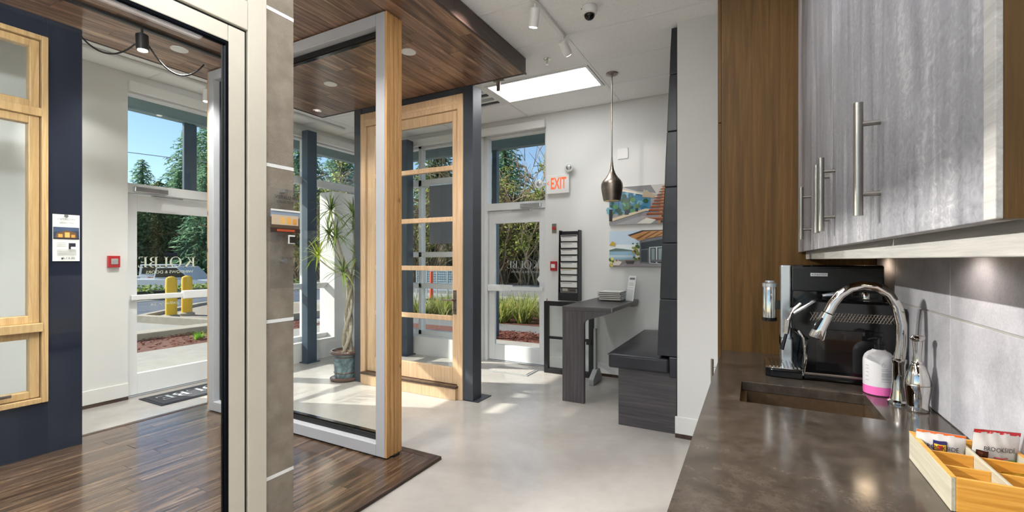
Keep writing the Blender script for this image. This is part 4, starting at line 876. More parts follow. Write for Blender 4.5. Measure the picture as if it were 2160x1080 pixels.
# espresso machine
t = thing('espresso_machine', 'black espresso machine with chrome front on the worktop', 'coffee machine', (.3, 2.45, .91))
bz = .911
G().prism([(.19, bz), (.50, bz), (.515, bz + .02), (.515, 1.22), (.48, 1.25), (.23, 1.255), (.145, 1.19), (.15, 1.12), (.20, 1.08), (.185, .97)], 'y', 2.27, 2.47).obj('body', MAT['blackgloss'], t, .012, 3)
bx(.16, .505, 2.475, 2.72, bz, 1.395).obj('rear_body', MAT['blackgloss'], t, .008)
bx(.163, .50, 2.468, 2.476, 1.275, 1.385).obj('upper_panel', MAT['black'], t, .004)
bx(.235, .30, 2.4655, 2.4685, 1.345, 1.36).obj('name_plate', MAT['silver'], t)
text('lettering', 'ESPRESSO', (.24, 2.4655, 1.349), (1, 0, 0), Z, .007, MAT['letterd'], t, .0006, width=.055)
bx(.118, .16, 2.47, 2.60, 1.0, 1.395).obj('chrome_column', MAT['silver'], t, .006)
bx(.118, .162, 2.40, 2.6, .94, 1.06).obj('lower_column', MAT['silver'], t, .006)
bx(.235, .46, 2.2665, 2.2705, .955, 1.13).obj('side_window', plain('smoked panel', '#141315', .06, var=.02), t, .002)
bx(.195, .505, 2.264, 2.271, .935, .945).obj('side_strip', MAT['bronze'], t, .002)
# woven vent on the side
g = G()
for i in range(26):
    x = .215 + i * .0105; g.tube([(x, 2.2675, 1.165), (x + .018, 2.2655, 1.2)], .0011, 5).tube([(x + .018, 2.2675, 1.165), (x, 2.2655, 1.2)], .0011, 5)
g.obj('vent_mesh', MAT['bronze'], t)
# drip tray
g = G(); prof = [(.05, 2.28), (.075, 2.262), (.19, 2.262), (.19, 2.5), (.075, 2.5), (.05, 2.48)]
tr = G().prism(prof, 'z', bz, bz + .035).obj('drip_tray', MAT['blackgloss'], t, .004)
G().prism([(x, y) for x, y in [(.052, 2.281), (.076, 2.264), (.188, 2.264), (.188, 2.498), (.076, 2.498), (.052, 2.479)]], 'z', bz + .035, bz + .042).obj('tray_rim', MAT['chrome'], tr, .002)
g = G()
for i in range(9): g.box(.066 + i * .0135, .073 + i * .0135, 2.285, 2.48, bz + .042, bz + .045)
g.obj('tray_grille', MAT['steel'], tr)
G().tube([(.19, 2.262, bz + .02), (.20, 2.259, 1.0), (.19, 2.256, 1.09), (.172, 2.258, 1.12)], .005, 8).obj('front_trim', MAT['chrome'], t)
# brewing arm, portafilter handle, canister
G().tube([(.185, 2.30, 1.23), (.155, 2.29, 1.20), (.135, 2.285, 1.155)], [.008, .009, .008], 10).obj('steam_arm', MAT['chrome'], t)
G().tube([(.135, 2.285, 1.16), (.128, 2.285, 1.10)], [.012, .011], 14).obj('nozzle', MAT['chrome'], t); G().tube([(.13, 2.285, 1.10), (.112, 2.28, 1.03)], [.006, .009], 12).obj('handle', MAT['blackgloss'], t)
cn = G().lathe([(.031, 1.135), (.031, 1.285), (.029, 1.29)], (.075, 2.56, 0), 28).obj('canister', MAT['chrome'], t); G().lathe([(.033, 1.287), (.033, 1.305), (.02, 1.312), (.02, 1.318)], (.075, 2.56, 0), 28).obj('lid', MAT['silver'], cn); G().lathe([(.0325, 1.12), (.0325, 1.137)], (.075, 2.56, 0), 28).obj('base_ring', MAT['blackgloss'], cn)
bx(.09, .125, 2.54, 2.58, 1.18, 1.22).obj('canister_bracket', MAT['blackgloss'], t)
G().tube([(.27, 2.37, 1.262), (.34, 2.37, 1.275)], [.009, .013], 12).obj('top_lever', MAT['silver'], t); G().lathe([(.022, 1.256), (.024, 1.28), (.015, 1.292)], (.355, 2.37, 0), 20).obj('dial', MAT['blackgloss'], t); G().lathe([(.014, 1.255), (.014, 1.278), (.01, 1.283)], (.42, 2.37, 0), 20).obj('dial', MAT['chrome'], t)
G().tube([(.50, 2.6, 1.33), (.53, 2.58, 1.30), (.535, 2.5, 1.26), (.52, 2.4, 1.25)], .006, 8).obj('cable', MAT['black'], t)
# faucet
t = thing('faucet', 'polished chrome gooseneck pull down faucet behind the sink', 'faucet', (.46, 2.03, .91))
G().lathe([(.034, .911), (.034, .918), (.026, .924), (.022, .95), (.019, .99), (.0185, 1.05), (.022, 1.055), (.022, 1.065), (.017, 1.07)], (.46, 2.06, 0), 24).obj('riser', MAT['chrome'], t)
path = [(.46, 1.06), (.466, 1.12), (.466, 1.19), (.455, 1.25), (.43, 1.297), (.393, 1.322), (.355, 1.327), (.318, 1.316), (.288, 1.292), (.265, 1.258), (.25, 1.222)]
G().tube([(x, 2.06 - .02 * i / 10, z) for i, (x, z) in enumerate(path)], .0165, 18).obj('gooseneck', MAT['chrome'], t)
hd = [(.25, 1.222), (.249, 1.219), (.243, 1.205), (.226, 1.165), (.214, 1.13), (.212, 1.125)]
hp = G().tube([(x, 2.04, z) for x, z in hd], [.0165, .021, .021, .022, .027, .024], 20).obj('spray_head', MAT['chrome'], t)
G().tube([(.228, 2.02, 1.205), (.212, 2.018, 1.185), (.203, 2.018, 1.16)], [.005, .008, .006], 10).obj('spray_button', MAT['blackgloss'], hp)
b_ = G().lathe([(.030, .911), (.032, .916), (.029, .93), (.033, .965), (.036, .99), (.035, 1.012), (.029, 1.04), (.020, 1.063), (.015, 1.07), (.017, 1.074), (.015, 1.078)], (.492, 1.985, 0), 28).obj('handle_body', MAT['chrome'], t)
G().lathe([(.0355, .9985), (.0362, 1.0), (.0355, 1.0015)], (.492, 1.985, 0), 28).obj('seam_ring', MAT['steel'], b_)
G().lathe([(.012, 1.076), (.010, 1.09), (.013, 1.13), (.0135, 1.145), (.020, 1.151), (.021, 1.157), (.016, 1.164), (.006, 1.166)], (.492, 1.985, 0), 24).obj('lever_knob', MAT['chrome'], t)
# soap bottle
t = thing('soap_bottle', 'white soap pump bottle with pink liquid at the bottom', 'soap bottle', (.425, 2.17, .911)); c = (.425, 2.17, 0)
MAT['pink'] = plain('pink liquid soap', '#cf5fa0', .25, var=.03); MAT['frost'] = plain('frosted white plastic', '#bcbabc', .35, var=.02)
G().lathe([(.044, .911), (.0485, .914), (.049, .922), (.049, .945)], c, 32).obj('soap_liquid', MAT['pink'], t)
bb = G().lathe([(.049, .945), (.0495, 1.03), (.0485, 1.043), (.044, 1.057), (.035, 1.068), (.023, 1.075), (.019, 1.08)], c, 32).obj('bottle_body', MAT['frost'], t)
G().lathe([(.0192, 1.078), (.0192, 1.098), (.009, 1.1), (.008, 1.118), (.012, 1.119), (.012, 1.126), (.004, 1.128)], c, 20).tube([(.425, 2.17, 1.123), (.40, 2.155, 1.124), (.385, 2.146, 1.118)], [.006, .005, .004], 8).obj('pump', MAT['blackgloss'], t)
g = G()
def arc(a0, a1, z0, z1, r=.0503):
    n = max(2, int((a1 - a0) * 12)); vs = []
    for i in range(n + 1):
        a = a0 + (a1 - a0) * i / n; vs += [(c[0] + r * math.cos(a), c[1] + r * math.sin(a), z0), (c[0] + r * math.cos(a), c[1] + r * math.sin(a), z1)]
    g._add(vs, [(2*i, 2*i+2, 2*i+3, 2*i+1) for i in range(n)])
A = math.radians
for k_, z in enumerate((1.012, 1.006, .997, .993, .989, .985, .978, .974, .966)): arc(A(-92), A(-92 + (38 if k_ % 3 else 24)), z, z + .0018)
for k_, z in enumerate((1.02, 1.008, .995, .98, .965)): arc(A(-152), A(-152 + 14), z, z + .002)
g.obj('label_print', MAT['letterg'], bb, fix=False)
g = G(); a = A(-86); ctr = Vector((c[0] + .0505 * math.cos(a), c[1] + .0505 * math.sin(a), 1.026)); uu = Vector((-math.sin(a), math.cos(a), 0))
ring = [(0, .011), (.004, .005), (.006, 0), (.004, -.005), (0, -.006), (-.004, -.005), (-.006, 0), (-.004, .005)]
g._add([ctr + uu * p + Vector((0, 0, q)) for p, q in ring] + [ctr + uu * p * .8 + Vector((0, 0, q * .8)) for p, q in ring], [(i, (i+1) % 8, 8 + (i+1) % 8, 8 + i) for i in range(8)]); g.obj('drop_logo', MAT['letterg'], bb, fix=False)
# bamboo organiser
t = thing('bamboo_organiser', 'bamboo box divided into six compartments on the worktop', 'box', (.45, 1.36, .911))
bx0, bx1, by0, by1, b0, b1 = .355, .538, 1.224, 1.5, .911, .98
bx(bx0, bx0 + .008, by0, by1, b0, b1).obj('long_side', MAT['bambooend'], t, .001); bx(bx1 - .008, bx1, by0, by1, b0, b1).obj('long_side', MAT['bambooend'], t, .001)
for y in (by0, by1 - .008): bx(bx0 + .008, bx1 - .008, y, y + .008, b0, b1).obj('short_side', MAT['bamboo'], t, .001)
bx(bx0 + .008, bx1 - .008, by0 + .008, by1 - .008, b0 + .002, b0 + .007).obj('base', MAT['bamboo'], t)
bx(.4445, .4505, by0 + .008, by1 - .008, b0 + .007, b1 - .002).obj('divider', MAT['bambooend'], t, .001)
for y in (1.313, 1.399):
    for a, c_ in ((bx0 + .008, .4445), (.4505, bx1 - .008)): bx(a, c_, y, y + .005, b0 + .007, b1 - .008).obj('divider', MAT['bamboo'], t, .001)
for a, c_, d_ in ((bx0 - .0005, bx0 + .0085, .001), (bx1 - .0085, bx1 + .0005, .001)): bx(a, c_, by0, by1, b1, b1 + .001).obj('top_edge', MAT['bamboo'], t)
MAT['foil'] = plain('white foil wrapper', '#c4c1bf', .22, var=.02); MAT['foily'] = plain('yellow foil wrapper', '#e2b13a', .25, var=.03)
def packet(label, ctr, w_, h_, mat_, rz, rx, prints, words, band):
    t = thing('snack_packet', label, 'snack packet', ctr, 'snack packets in the bamboo box')
    M_ = Matrix.Translation(ctr) @ Matrix.Rotation(rz, 4, 'Z') @ Matrix.Rotation(rx, 4, 'X'); g = G(); nx, nz = 14, 10; rr = random.Random(int(w_ * 1e5)); sgn = []
    def bul(a, c_): return .011 * (max(0, math.sin(math.pi * a)) ** .6) * (max(0, math.sin(math.pi * min(1, max(0, (c_ - .06) / .86)))) ** .6)
    for s in (-1, 1):
        vs = []
        for i in range(nx + 1):
            for j in range(nz + 1):
                a, c_ = i / nx, j / nz; vs.append(M_ @ Vector(((a - .5) * w_, s * (bul(a, c_) + .0004) + (.0012 * math.sin(a * 23 + c_ * 9) if c_ < .95 else 0), c_ * h_)))
        g._add(vs, [(i*(nz+1)+j, (i+1)*(nz+1)+j, (i+1)*(nz+1)+j+1, i*(nz+1)+j+1) for i in range(nx) for j in range(nz)], True)
    wr = g.obj('wrapper', mat_, t)
    g = G(); g.c = []
    def surf(a, c_, off): return M_ @ Vector(((a - .5) * w_, -(bul(a, c_) + .0004) + (.0012 * math.sin(a * 23 + c_ * 9) if c_ < .95 else 0) - off, c_ * h_))
    lay = .0009
    for col, pts in prints:
        (a0, c0), (a1, c1) = pts[0], pts[1]; n = 8; lay += .0002
        for i in range(n):
            for j in range(4):
                q = [surf(a0 + (a1 - a0) * (i + di) / n, c0 + (c1 - c0) * (j + dj) / 4, lay) for di, dj in ((0, 0), (1, 0), (1, 1), (0, 1))]; g._add(q, [(0, 1, 2, 3)]); g.c.append(L(col))
    o_ = g.obj('print', MAT['gprint'], t, fix=False); o_['kind'] = 'stuff'
    for body, (a0, c0), ww, hh, m_ in words:
        cu = bpy.data.curves.new('f', 'FONT'); cu.body = body; cu.resolution_u = 2; ob = bpy.data.objects.new('f', cu); COL.objects.link(ob)
        dg = bpy.context.evaluated_depsgraph_get(); me = bpy.data.meshes.new_from_object(ob.evaluated_get(dg)); bpy.data.objects.remove(ob)
        xs = [p.co.x for p in me.vertices]; sx = ww / (max(xs) - min(xs)); sy = hh / .69
        vs = [surf(a0 + (p.co.x - min(xs)) * sx, c0 + p.co.y * sy, .0022) for p in me.vertices]; gg = G(); gg._add(vs, [tuple(p.vertices) for p in me.polygons]); gg.obj('lettering', m_, t, fix=False)
    return t
W1_ = [('BROOKSIDE', (.14, .52), .72, .13, MAT['letterd'])]
packet('white snack packet with an orange top edge and a small purple badge', (.402, 1.462, .925), .088, .082, MAT['foil'], A(-6), A(14),
       [('#d9652a', ((0, .93), (1, 1))), ('#2c2a5c', ((.34, .3), (.62, .78))), ('#e8b83a', ((.36, .5), (.6, .68))), ('#b8322a', ((.44, .52), (.53, .66))), ('#7a1f2a', ((.35, .32), (.61, .46))), ('#5d7a34', ((.8, .34), (.9, .4)))], W1_, 0)
packet('white snack packet with a red top edge standing in the corner of the bamboo box', (.492, 1.452, .925), .082, .105, MAT['foil'], A(8), A(10),
       [('#b5202e', ((0, .92), (1, 1))), ('#3a2018', ((.06, .3), (.3, .54))), ('#5d3626', ((.1, .36), (.2, .5))), ('#6d9a3a', ((.76, .3), (.96, .38))), ('#c04a4a', ((.42, .4), (.74, .43))), ('#c04a4a', ((.5, .33), (.68, .36)))], [('BROOKSIDE', (.2, .56), .68, .1, MAT['letterd'])], 0)
packet('yellow snack packet with a white label lying in the right middle compartment', (.494, 1.368, .93), .07, .052, MAT['foily'], A(12), A(38), [('#ece6da', ((.2, .25), (.8, .75)))], [('TWIX', (.28, .4), .44, .2, MAT['letterd'])], 0)
packet('yellow snack packet lying low in the right front compartment', (.494, 1.282, .922), .068, .05, MAT['foily'], A(5), A(60), [('#d8962c', ((.1, .1), (.9, .2)))], [], 0)
# ================================================================== POTTED PLANT
PX, PY = -4.27, 3.8
t = thing('potted_plant', 'tall braided dragon tree in a glazed blue grey pot', 'potted plant', (PX, PY, 0))
k = N('glazed stoneware'); b = k.bsdf(.15, 0, .5); v = k.coords((1, 1, 1)); k.l(k.ramp(k.noise(v, 7, 4, .6, .8), [(.35, L('#3a3f45')), (.5, L('#5c7076')), (.62, L('#7d949a')), (.75, L('#6b5a50'))]), b.inputs['Base Color']); MAT['glaze'] = k.m
MAT['glazed'] = plain('brown glazed rim', '#5e4a42', .2, var=.2)
c = (PX, PY, 0)
G().lathe([(.16, .0), (.175, .01), (.178, .03), (.165, .035)], c, 36).obj('saucer', MAT['glazed'], t)
pt = G().lathe([(.12, .03), (.128, .05), (.13, .1), (.136, .2), (.145, .28), (.15, .31), (.14, .31), (.12, .29)], c, 36).obj('pot', MAT['glaze'], t)
G().lathe([(.15, .305), (.172, .315), (.178, .335), (.17, .35), (.155, .352), (.15, .33)], c, 36).obj('rim', MAT['glazed'], pt)
G().lathe([(.133, .09), (.137, .096), (.133, .102)], c, 36).lathe([(.146, .275), (.15, .281), (.146, .287)], c, 36).obj('relief_bands', MAT['glazed'], pt)
G().lathe([(.152, .31), (.152, .322), (.0001, .335)], c, 30).obj('soil', plain('bark chips', '#8a6a48', .95, var=.5, vs=50, bump=.9, bs=60), t)
Rv = Vector((.882, .471, 0)); Fv = Vector((-.471, .882, 0)); base = Vector((PX, PY, 0))
def W(r, f, z): return base + Rv * r + Fv * f + Vector((0, 0, z))
for s in range(3):
    pts = []
    for i in range(22):
        q = i / 21; a = s * 2.094 + q * 6.5; rad = .045 * (1 - .5 * q); pts.append(W(.01 + .05 * q + rad * math.cos(a), rad * math.sin(a), .31 + q * .92))
    G().tube(pts, [.024 - .008 * (i / 21) for i in range(22)], 10).obj('stem', MAT['palebark'], t)
tops = [(-.20, .05, 2.02, 0), (-.31, -.05, 1.47, 1), (.10, .06, 1.80, 0), (-.08, -.1, 1.70, 0), (.05, .12, 1.98, 0), (.02, -.14, 1.28, 0), (-.25, .12, 1.74, 0), (.16, -.02, 1.45, 0)]
rs = random.Random(4)
for (r, f, z, yl) in tops:
    st = W(.06, 0, 1.2 if z > 1.35 else 1.05); en = W(r, f, z - .03); mid = st.lerp(en, .5) + Vector((0, 0, -.05)) + Rv * (.03 if r > 0 else -.02)
    pts = [st * (1 - q) ** 2 + mid * 2 * q * (1 - q) + en * q * q for q in [i / 8 for i in range(9)]]
    br = G().tube(pts, [.012 - .0006 * i for i in range(9)], 8).obj('branch', MAT['palebark'], t)
    g = G()
    for i in range(46):
        a = rs.uniform(0, 6.283); el = rs.uniform(-.35, 1.35); ln = rs.uniform(.22, .36); d = Vector((math.cos(a) * math.cos(el), math.sin(a) * math.cos(el), math.sin(el))); sdv = d.cross(Vector((0, 0, 1)))
        sdv = sdv.normalized() if sdv.length > .05 else Vector((1, 0, 0)); p0 = en + Vector((0, 0, rs.uniform(0, .05))); vs = []
        for j in range(5):
            q = j / 4; p = p0 + d * ln * q - Vector((0, 0, .16 * q * q * ln / .3 * (1.1 - abs(math.sin(el)) * .6))); wv = (.0075 * (1 - q ** 2) + .0006); vs += [p - sdv * wv, p + sdv * wv]
        g._add(vs, [(2*j, 2*j+1, 2*j+3, 2*j+2) for j in range(4)])
    g.obj('leaf_rosette', MAT['dracaenay' if yl else 'dracaena'], t, fix=False)

# ================================================================== OUTDOORS
GZ = -.06
def ground(name, poly, z0, z1, mat, label, cat='ground'):
    o = G().prism(poly, 'z', z0, z1).obj(name, MAT[mat]); o['kind'] = 'structure'; o['label'] = label; return o
ground('ground', [(-120, -60), (120, -60), (120, 120), (-120, 120)], -1.2, -.75, 'paleasphalt', 'asphalt ground around the building')
ground('parking_lot', [(-14.2, -30), (-5.82, -30), (-5.82, 5.62), (60, 5.62), (60, 30), (-14.2, 30)], -.75, GZ, 'paleasphalt', 'pale parking asphalt outside the windows')
ground('road', [(-19.2, -40), (-14.2, -40), (-14.2, 15.5), (-19.2, 15.5)], -.75, GZ - .005, 'road', 'blue grey road beyond the kerb island')
ground('pavement_left', [(-8.4, -20), (-5.82, -20), (-5.82, 7.0), (-8.4, 7.0)], GZ, -.02, 'pave', 'pale concrete pavement outside the left door')
ground('pavement_back', [(-5.82, 5.62), (20, 5.62), (20, 7.05), (-5.82, 7.05)], GZ, -.02, 'pave', 'concrete pavement outside the exit door')
ground('path', [(-8.4, 8.0), (20, 8.0), (20, 8.9), (-8.4, 8.9)], GZ, -.03, 'asphalt', 'grey path beyond the bark bed')
ground('verge', [(-45, 15.5), (-14.2, 15.5), (-14.2, 30), (-45, 30)], -.75, GZ - .002, 'paleasphalt', 'verge beyond the road')
ground('road_back', [(-40, 16), (60, 16), (60, 22.5), (-40, 22.5)], GZ, GZ + .01, 'asphalt', 'grey road beyond the grass bed')
ground('bark_bed_back', [(-8.4, 7.05), (20, 7.05), (20, 8.0), (-8.4, 8.0)], GZ, -.025, 'mulch', 'red brown bark bed')
ground('bark_bed_left', [(-9.7, -20), (-8.4, -20), (-8.4, 7.05), (-9.7, 7.05)], GZ, -.03, 'mulch', 'bark bed beside the pavement')
ground('grass_bed', [(-8.4, 8.9), (20, 8.9), (20, 12.2), (-8.4, 12.2)], GZ, -.02, 'mulch', 'soil bed under the grasses')
tag(bx(-10.15, -9.7, -12, 7.05, GZ, .09).obj('kerb', MAT['kerb'], None, .02, org=(-9.9, -2, GZ)), 'long dark kerb between bark bed and parking asphalt', 'kerb')
# loose bark chips
rs = random.Random(9); g = G()
for i in range(2600):
    if i % 3: x, y = rs.uniform(-5, 0), rs.uniform(7.07, 7.98)
    else: x, y = rs.uniform(-9.68, -8.42), rs.uniform(3, 7)
    a = rs.uniform(0, 3.14); l_, w_ = rs.uniform(.02, .05), rs.uniform(.008, .02); ca, sa = math.cos(a), math.sin(a); z = rs.uniform(-.02, .01)
    g._add([(x + ca*l_, y + sa*l_, z + rs.uniform(0, .02)), (x - sa*w_, y + ca*w_, z + .012), (x - ca*l_, y - sa*l_, z + rs.uniform(0, .02)), (x + sa*w_, y - ca*w_, z + .004)], [(0, 1, 2, 3)])
o = g.obj('bark_chips', leafm('loose bark', '#3f2019', '#7a4232', '#a8644a', .9), fix=False); tag(o, 'loose red brown bark chips scattered over the planting beds', 'bark', kind='stuff')
# kerb island with bollards
isl = [(-12.9, 5.2), (-9.9, 5.7), (-9.9, 9.2), (-16, 9.2), (-15, 7.6)]
t = thing('kerb_island', 'raised concrete kerb island filled with gravel in the parking lot', 'kerb', (-12.5, 7, GZ))
ctr = Vector((-12.6, 7.4)); inn = [tuple(Vector(p).lerp(ctr, .09)) for p in isl]
g = G(); n = 5; vs = [(x, y, z) for z in (GZ, .1) for q in (isl, inn) for x, y in q]
fs = []
for a in range(5):
    m = (a + 1) % 5; fs += [(a, m, 10 + m, 10 + a), (10 + a, 10 + m, 15 + m, 15 + a), (5 + a, 15 + a, 15 + m, 5 + m)]
g._add(vs, fs); g.obj('kerb_edge', MAT['kerb'], t, fix=True); G().prism(inn, 'z', GZ, .03).obj('gravel', MAT['gravel'], t)
for x, y, lab in ((-12.25, 5.66, 'yellow bollard on the kerb island, left of the pair'), (-12.5, 6.12, 'yellow bollard on the kerb island, right of the pair')):
    t = thing('bollard', lab, 'bollard', (x, y, .03), 'yellow bollards'); G().lathe([(.115, .03), (.115, .94), (.1, .99), (.05, 1.02), (.0001, 1.03)], (x, y, 0), 20).obj('post', MAT['yellow'], t); G().lathe([(.17, .02), (.17, .09), (.12, .11)], (x, y, 0), 20).obj('footing', MAT['kerb'], t)
# eaves over both facades
MAT['eave'] = plain('green grey steel', '#74878a', .6, var=.08)
t = thing('eaves_canopy', 'corrugated steel eaves with a green grey fascia beam above the left windows', 'canopy', (-6.45, 2, 3.3))
def corr(ax, a0, a1, p0, p1, z):
    g = G(); n = int((a1 - a0) / .2)
    for i in range(n):
        a = a0 + i * .2; pr = [(a, z + .06), (a + .03, z), (a + .1, z), (a + .13, z + .06), (a + .2, z + .06), (a + .2, z + .07), (a + .12, z + .07), (a + .095, z + .01), (a + .035, z + .01), (a, z + .07)]
        vs = [((p, q[0], q[1]) if ax == 'x' else (q[0], p, q[1])) for p in (p0, p1) for q in pr]; m = len(pr); g._add(vs, [(j, j+1, m+j+1, m+j) for j in range(m - 1)])
    return g
corr('x', -4, 7.2, -7.3, -5.8, 3.72).obj('corrugated_deck', plain('pale deck', '#8d9892', .6), t)
bx(-7.42, -7.28, -4, 7.24, 3.43, 3.70).obj('fascia_beam', MAT['eave'], t, .005)
for y in (0, 2, 4.2, 6): bx(-7.3, -5.8, y, y + .08, 3.62, 3.72).obj('joist', MAT['eave'], t)
bx(-7.42, -5.8, -4, 7.24, 3.80, 3.85).obj('roof_sheet', MAT['eave'], t)
t = thing('eaves_canopy', 'corrugated steel eaves with a green grey fascia beam above the exit door', 'canopy', (-2, 6.3, 3.3))
corr('y', -5.8, 2.2, 5.6, 7.12, 3.72).obj('corrugated_deck', MAT['eave'], t)
bx(-7.28, 2.4, 7.1, 7.24, 3.43, 3.70).obj('fascia_beam', MAT['eave'], t, .005); bx(-5.8, 2.4, 5.62, 7.24, 3.80, 3.85).obj('roof_sheet', MAT['eave'], t)
t = thing('hanging_sign', 'narrow blue grey blade sign hanging from the eaves outside the left door', 'sign', (-7.1, 3.62, 2.2))
bx(-7.38, -7.32, 3.55, 3.72, 2.25, 3.42).obj('blade', MAT['column'], t, .006); bx(-7.37, -7.33, 3.6, 3.66, 3.42, 3.432).obj('hanger', MAT['eave'], t)
t = tag(bx(-4.22, -4.12, 7.12, 7.22, -.02, 3.43).obj('eaves_post', MAT['column'], None, .004, org=(-4.17, 7.17, 0)), 'slim blue grey post supporting the eaves outside the exit door', 'post')
# foliage builders
def blob(g, c, rx, ry, rz, n, size, rs, shell=.55, droop=0):
    for i in range(n):
        d = Vector((rs.gauss(0, 1), rs.gauss(0, 1), rs.gauss(0, 1))).normalized(); q = rs.uniform(shell, 1.0)
        p = Vector((c[0] + d.x * rx * q, c[1] + d.y * ry * q, c[2] + d.z * rz * q)); a = Vector((rs.gauss(0, 1), rs.gauss(0, 1), rs.gauss(0, .6) - droop)).normalized(); b2 = a.cross(d + Vector((.01, .02, .03))).normalized(); s = size * rs.uniform(.6, 1.3)
        g._add([p - a * s, p + b2 * s * .5, p + a * s, p - b2 * s * .5], [(0, 1, 2, 3)])
def conifer(label, x, y, h, r, mat, seed, z0=-.75, dens=1.0, grp='conifers beyond the parking lot'):
    t = thing('conifer_tree', label, 'tree', (x, y, z0), grp); rs = random.Random(seed)
    G().tube([(x, y, z0), (x + .1, y, z0 + h * .5), (x, y, z0 + h * .97)], [h * .018, h * .012, .03], 8).obj('trunk', MAT['bark'], t)
    g = G(); lv = int(h * 3.2)
    for i in range(lv):
        q = i / lv; z = z0 + h * (.08 + .92 * q); R = r * (1 - q) ** .75 * rs.uniform(.7, 1.2) + .25; nb = max(6, int((8 + R * 4) * dens)); a0 = rs.uniform(0, 6.28)
        for k_ in range(nb):
            a = a0 + k_ * 6.283 / nb + rs.uniform(-.25, .25); Lb = R * rs.uniform(.65, 1.1); ns = max(3, int(Lb * 5))
            for m in range(ns):
                e = (m + .6) / ns; p = Vector((x + math.cos(a) * Lb * e, y + math.sin(a) * Lb * e, z - .35 * Lb * e * e + rs.uniform(-.12, .12)))
                for w_ in range(3):
                    dd = Vector((math.cos(a) + rs.gauss(0, .6), math.sin(a) + rs.gauss(0, .6), rs.gauss(-.35, .4))).normalized(); sd_ = dd.cross(Vector((rs.gauss(0, .5), rs.gauss(0, .5), 1))).normalized(); s = rs.uniform(.16, .4)
                    g._add([p - dd * s * .5, p + sd_ * s * .2, p + dd * s, p - sd_ * s * .2], [(0, 1, 2, 3)])
    g.obj('needles', MAT[mat], t, fix=False)
conifer('tall dense conifer rising behind the pickup truck in the left transom', -52.9, 26.2, 16.8, 5.0, 'conifer', 1)
conifer('small pointed conifer standing at the left edge of the left transom', -57.4, 23.8, 13, 3.6, 'conifer', 2)
conifer('tallest conifer at the right edge of the left transom', -46.6, 25.3, 19, 5.0, 'conifer', 3)
conifer('yellowish conifer low behind the white van', -44.4, 19.6, 9.0, 3.8, 'conifer2', 4)
conifer('conifer filling the left side of the left door pane', -45.7, 17.6, 8.6, 3.6, 'conifer', 5)
conifer('conifer standing at the right side of the left door pane', -39, 20.6, 10, 3.6, 'conifer', 6)
conifer('middle conifer filling the centre of the left door pane', -46.2, 22.0, 10.5, 3.8, 'conifer', 9)
conifer('dark conifer seen past the steel column', -36, 27, 15, 5.0, 'conifer', 7)
conifer('dark conifer seen above the white wall pier', -37.5, 33, 17, 5.0, 'conifer', 8)
conifer('conifer seen through the upper panes of the fir door', -27, 35, 16, 5.0, 'conifer2', 10)
conifer('dark conifer behind the bare bush outside the exit door', -20.5, 37, 15, 4.6, 'conifer', 12)
def bush(label, x, y, h, r, seed, leaves, twigs, mat='shrub', z0=GZ):
    t = thing('bare_bush', label, 'bush', (x, y, z0), 'bushes beyond the road'); rs = random.Random(seed); g = G(); tips = []
    for i in range(twigs):
        a = rs.uniform(0, 6.283); p = Vector((x + rs.uniform(-.5, .5) * r, y + rs.uniform(-.4, .4) * r, z0)); d = Vector((math.cos(a) * .35, math.sin(a) * .35, 1)).normalized(); pts = [p.copy()]; st = h / 9 * rs.uniform(.6, 1.05)
        for j in range(9):
            d = (d + Vector((rs.gauss(0, .22), rs.gauss(0, .22), rs.gauss(-.03, .12)))).normalized(); p = p + d * st; pts.append(p.copy())
            if j > 2:
                for q_ in range(2):
                    e = (d + Vector((rs.gauss(0, .8), rs.gauss(0, .8), rs.gauss(0, .5)))).normalized(); L_ = st * rs.uniform(.7, 1.6); m1 = p + e * L_ * .5 + Vector((0, 0, rs.uniform(-.1, .1))); g.tube([p, m1, p + e * L_], [.022, .016, .008], 3, False, False)
        g.tube(pts, [.05 - .004 * j for j in range(10)], 4, False, False); tips += pts[3:]
    g.obj('branches', MAT['twig'], t, fix=False)
    g = G()
    for i in range(leaves // 40):
        c_ = rs.choice(tips); blob(g, c_, .7, .7, .6, 40, .1, rs, .1)
    g.obj('leaves', MAT[mat], t, fix=False)
bush('tangled bare branched bush outside the exit door transom', -14.2, 23.6, 9.5, 2.8, 21, 3600, 60)
bush('leafier bush right of the bare bush outside the exit door', -11.0, 24.0, 9, 2.6, 22, 6000, 36)
bush('bare branched bush seen through the fir door', -19.4, 23.8, 8.5, 2.8, 23, 3600, 50)
bush('bare reddish bush seen beside the white wall pier', -23.6, 20.6, 8.0, 2.4, 24, 2400, 40)
bush('twiggy bush seen left of the steel column', -28.6, 21.2, 8.0, 2.2, 25, 2400, 36)
def hedge(label, x0, x1, y0, y1, h, n, seed, z0=GZ, size=.12):
    t = thing('hedge', label, 'hedge', ((x0+x1)/2, (y0+y1)/2, z0)); rs = random.Random(seed); g = G()
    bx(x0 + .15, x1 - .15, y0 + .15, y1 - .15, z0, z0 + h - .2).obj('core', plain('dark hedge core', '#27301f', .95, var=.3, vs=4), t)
    L_ = max(x1 - x0, y1 - y0); m = max(2, int(L_ / (h * .7)))
    for i in range(m):
        q = (i + .5) / m; c_ = (x0 + (x1 - x0) * (q if x1 - x0 > y1 - y0 else .5), y0 + (y1 - y0) * (q if y1 - y0 >= x1 - x0 else .5), z0 + h * .5)
        blob(g, c_, max(.5, min(h * .6, (x1 - x0) / 2) if x1 - x0 < y1 - y0 else h * .55), max(.5, min(h * .6, (y1 - y0) / 2) if y1 - y0 < x1 - x0 else h * .55), h * .56 * rs.uniform(.9, 1.1), n // m, size, rs, .75)
    g.obj('foliage', MAT['hedge'], t, fix=False)
hedge('dense green hedge beyond the road outside the exit door', -26, -6, 25.2, 27.8, 5.6, 26000, 31, GZ, .27)
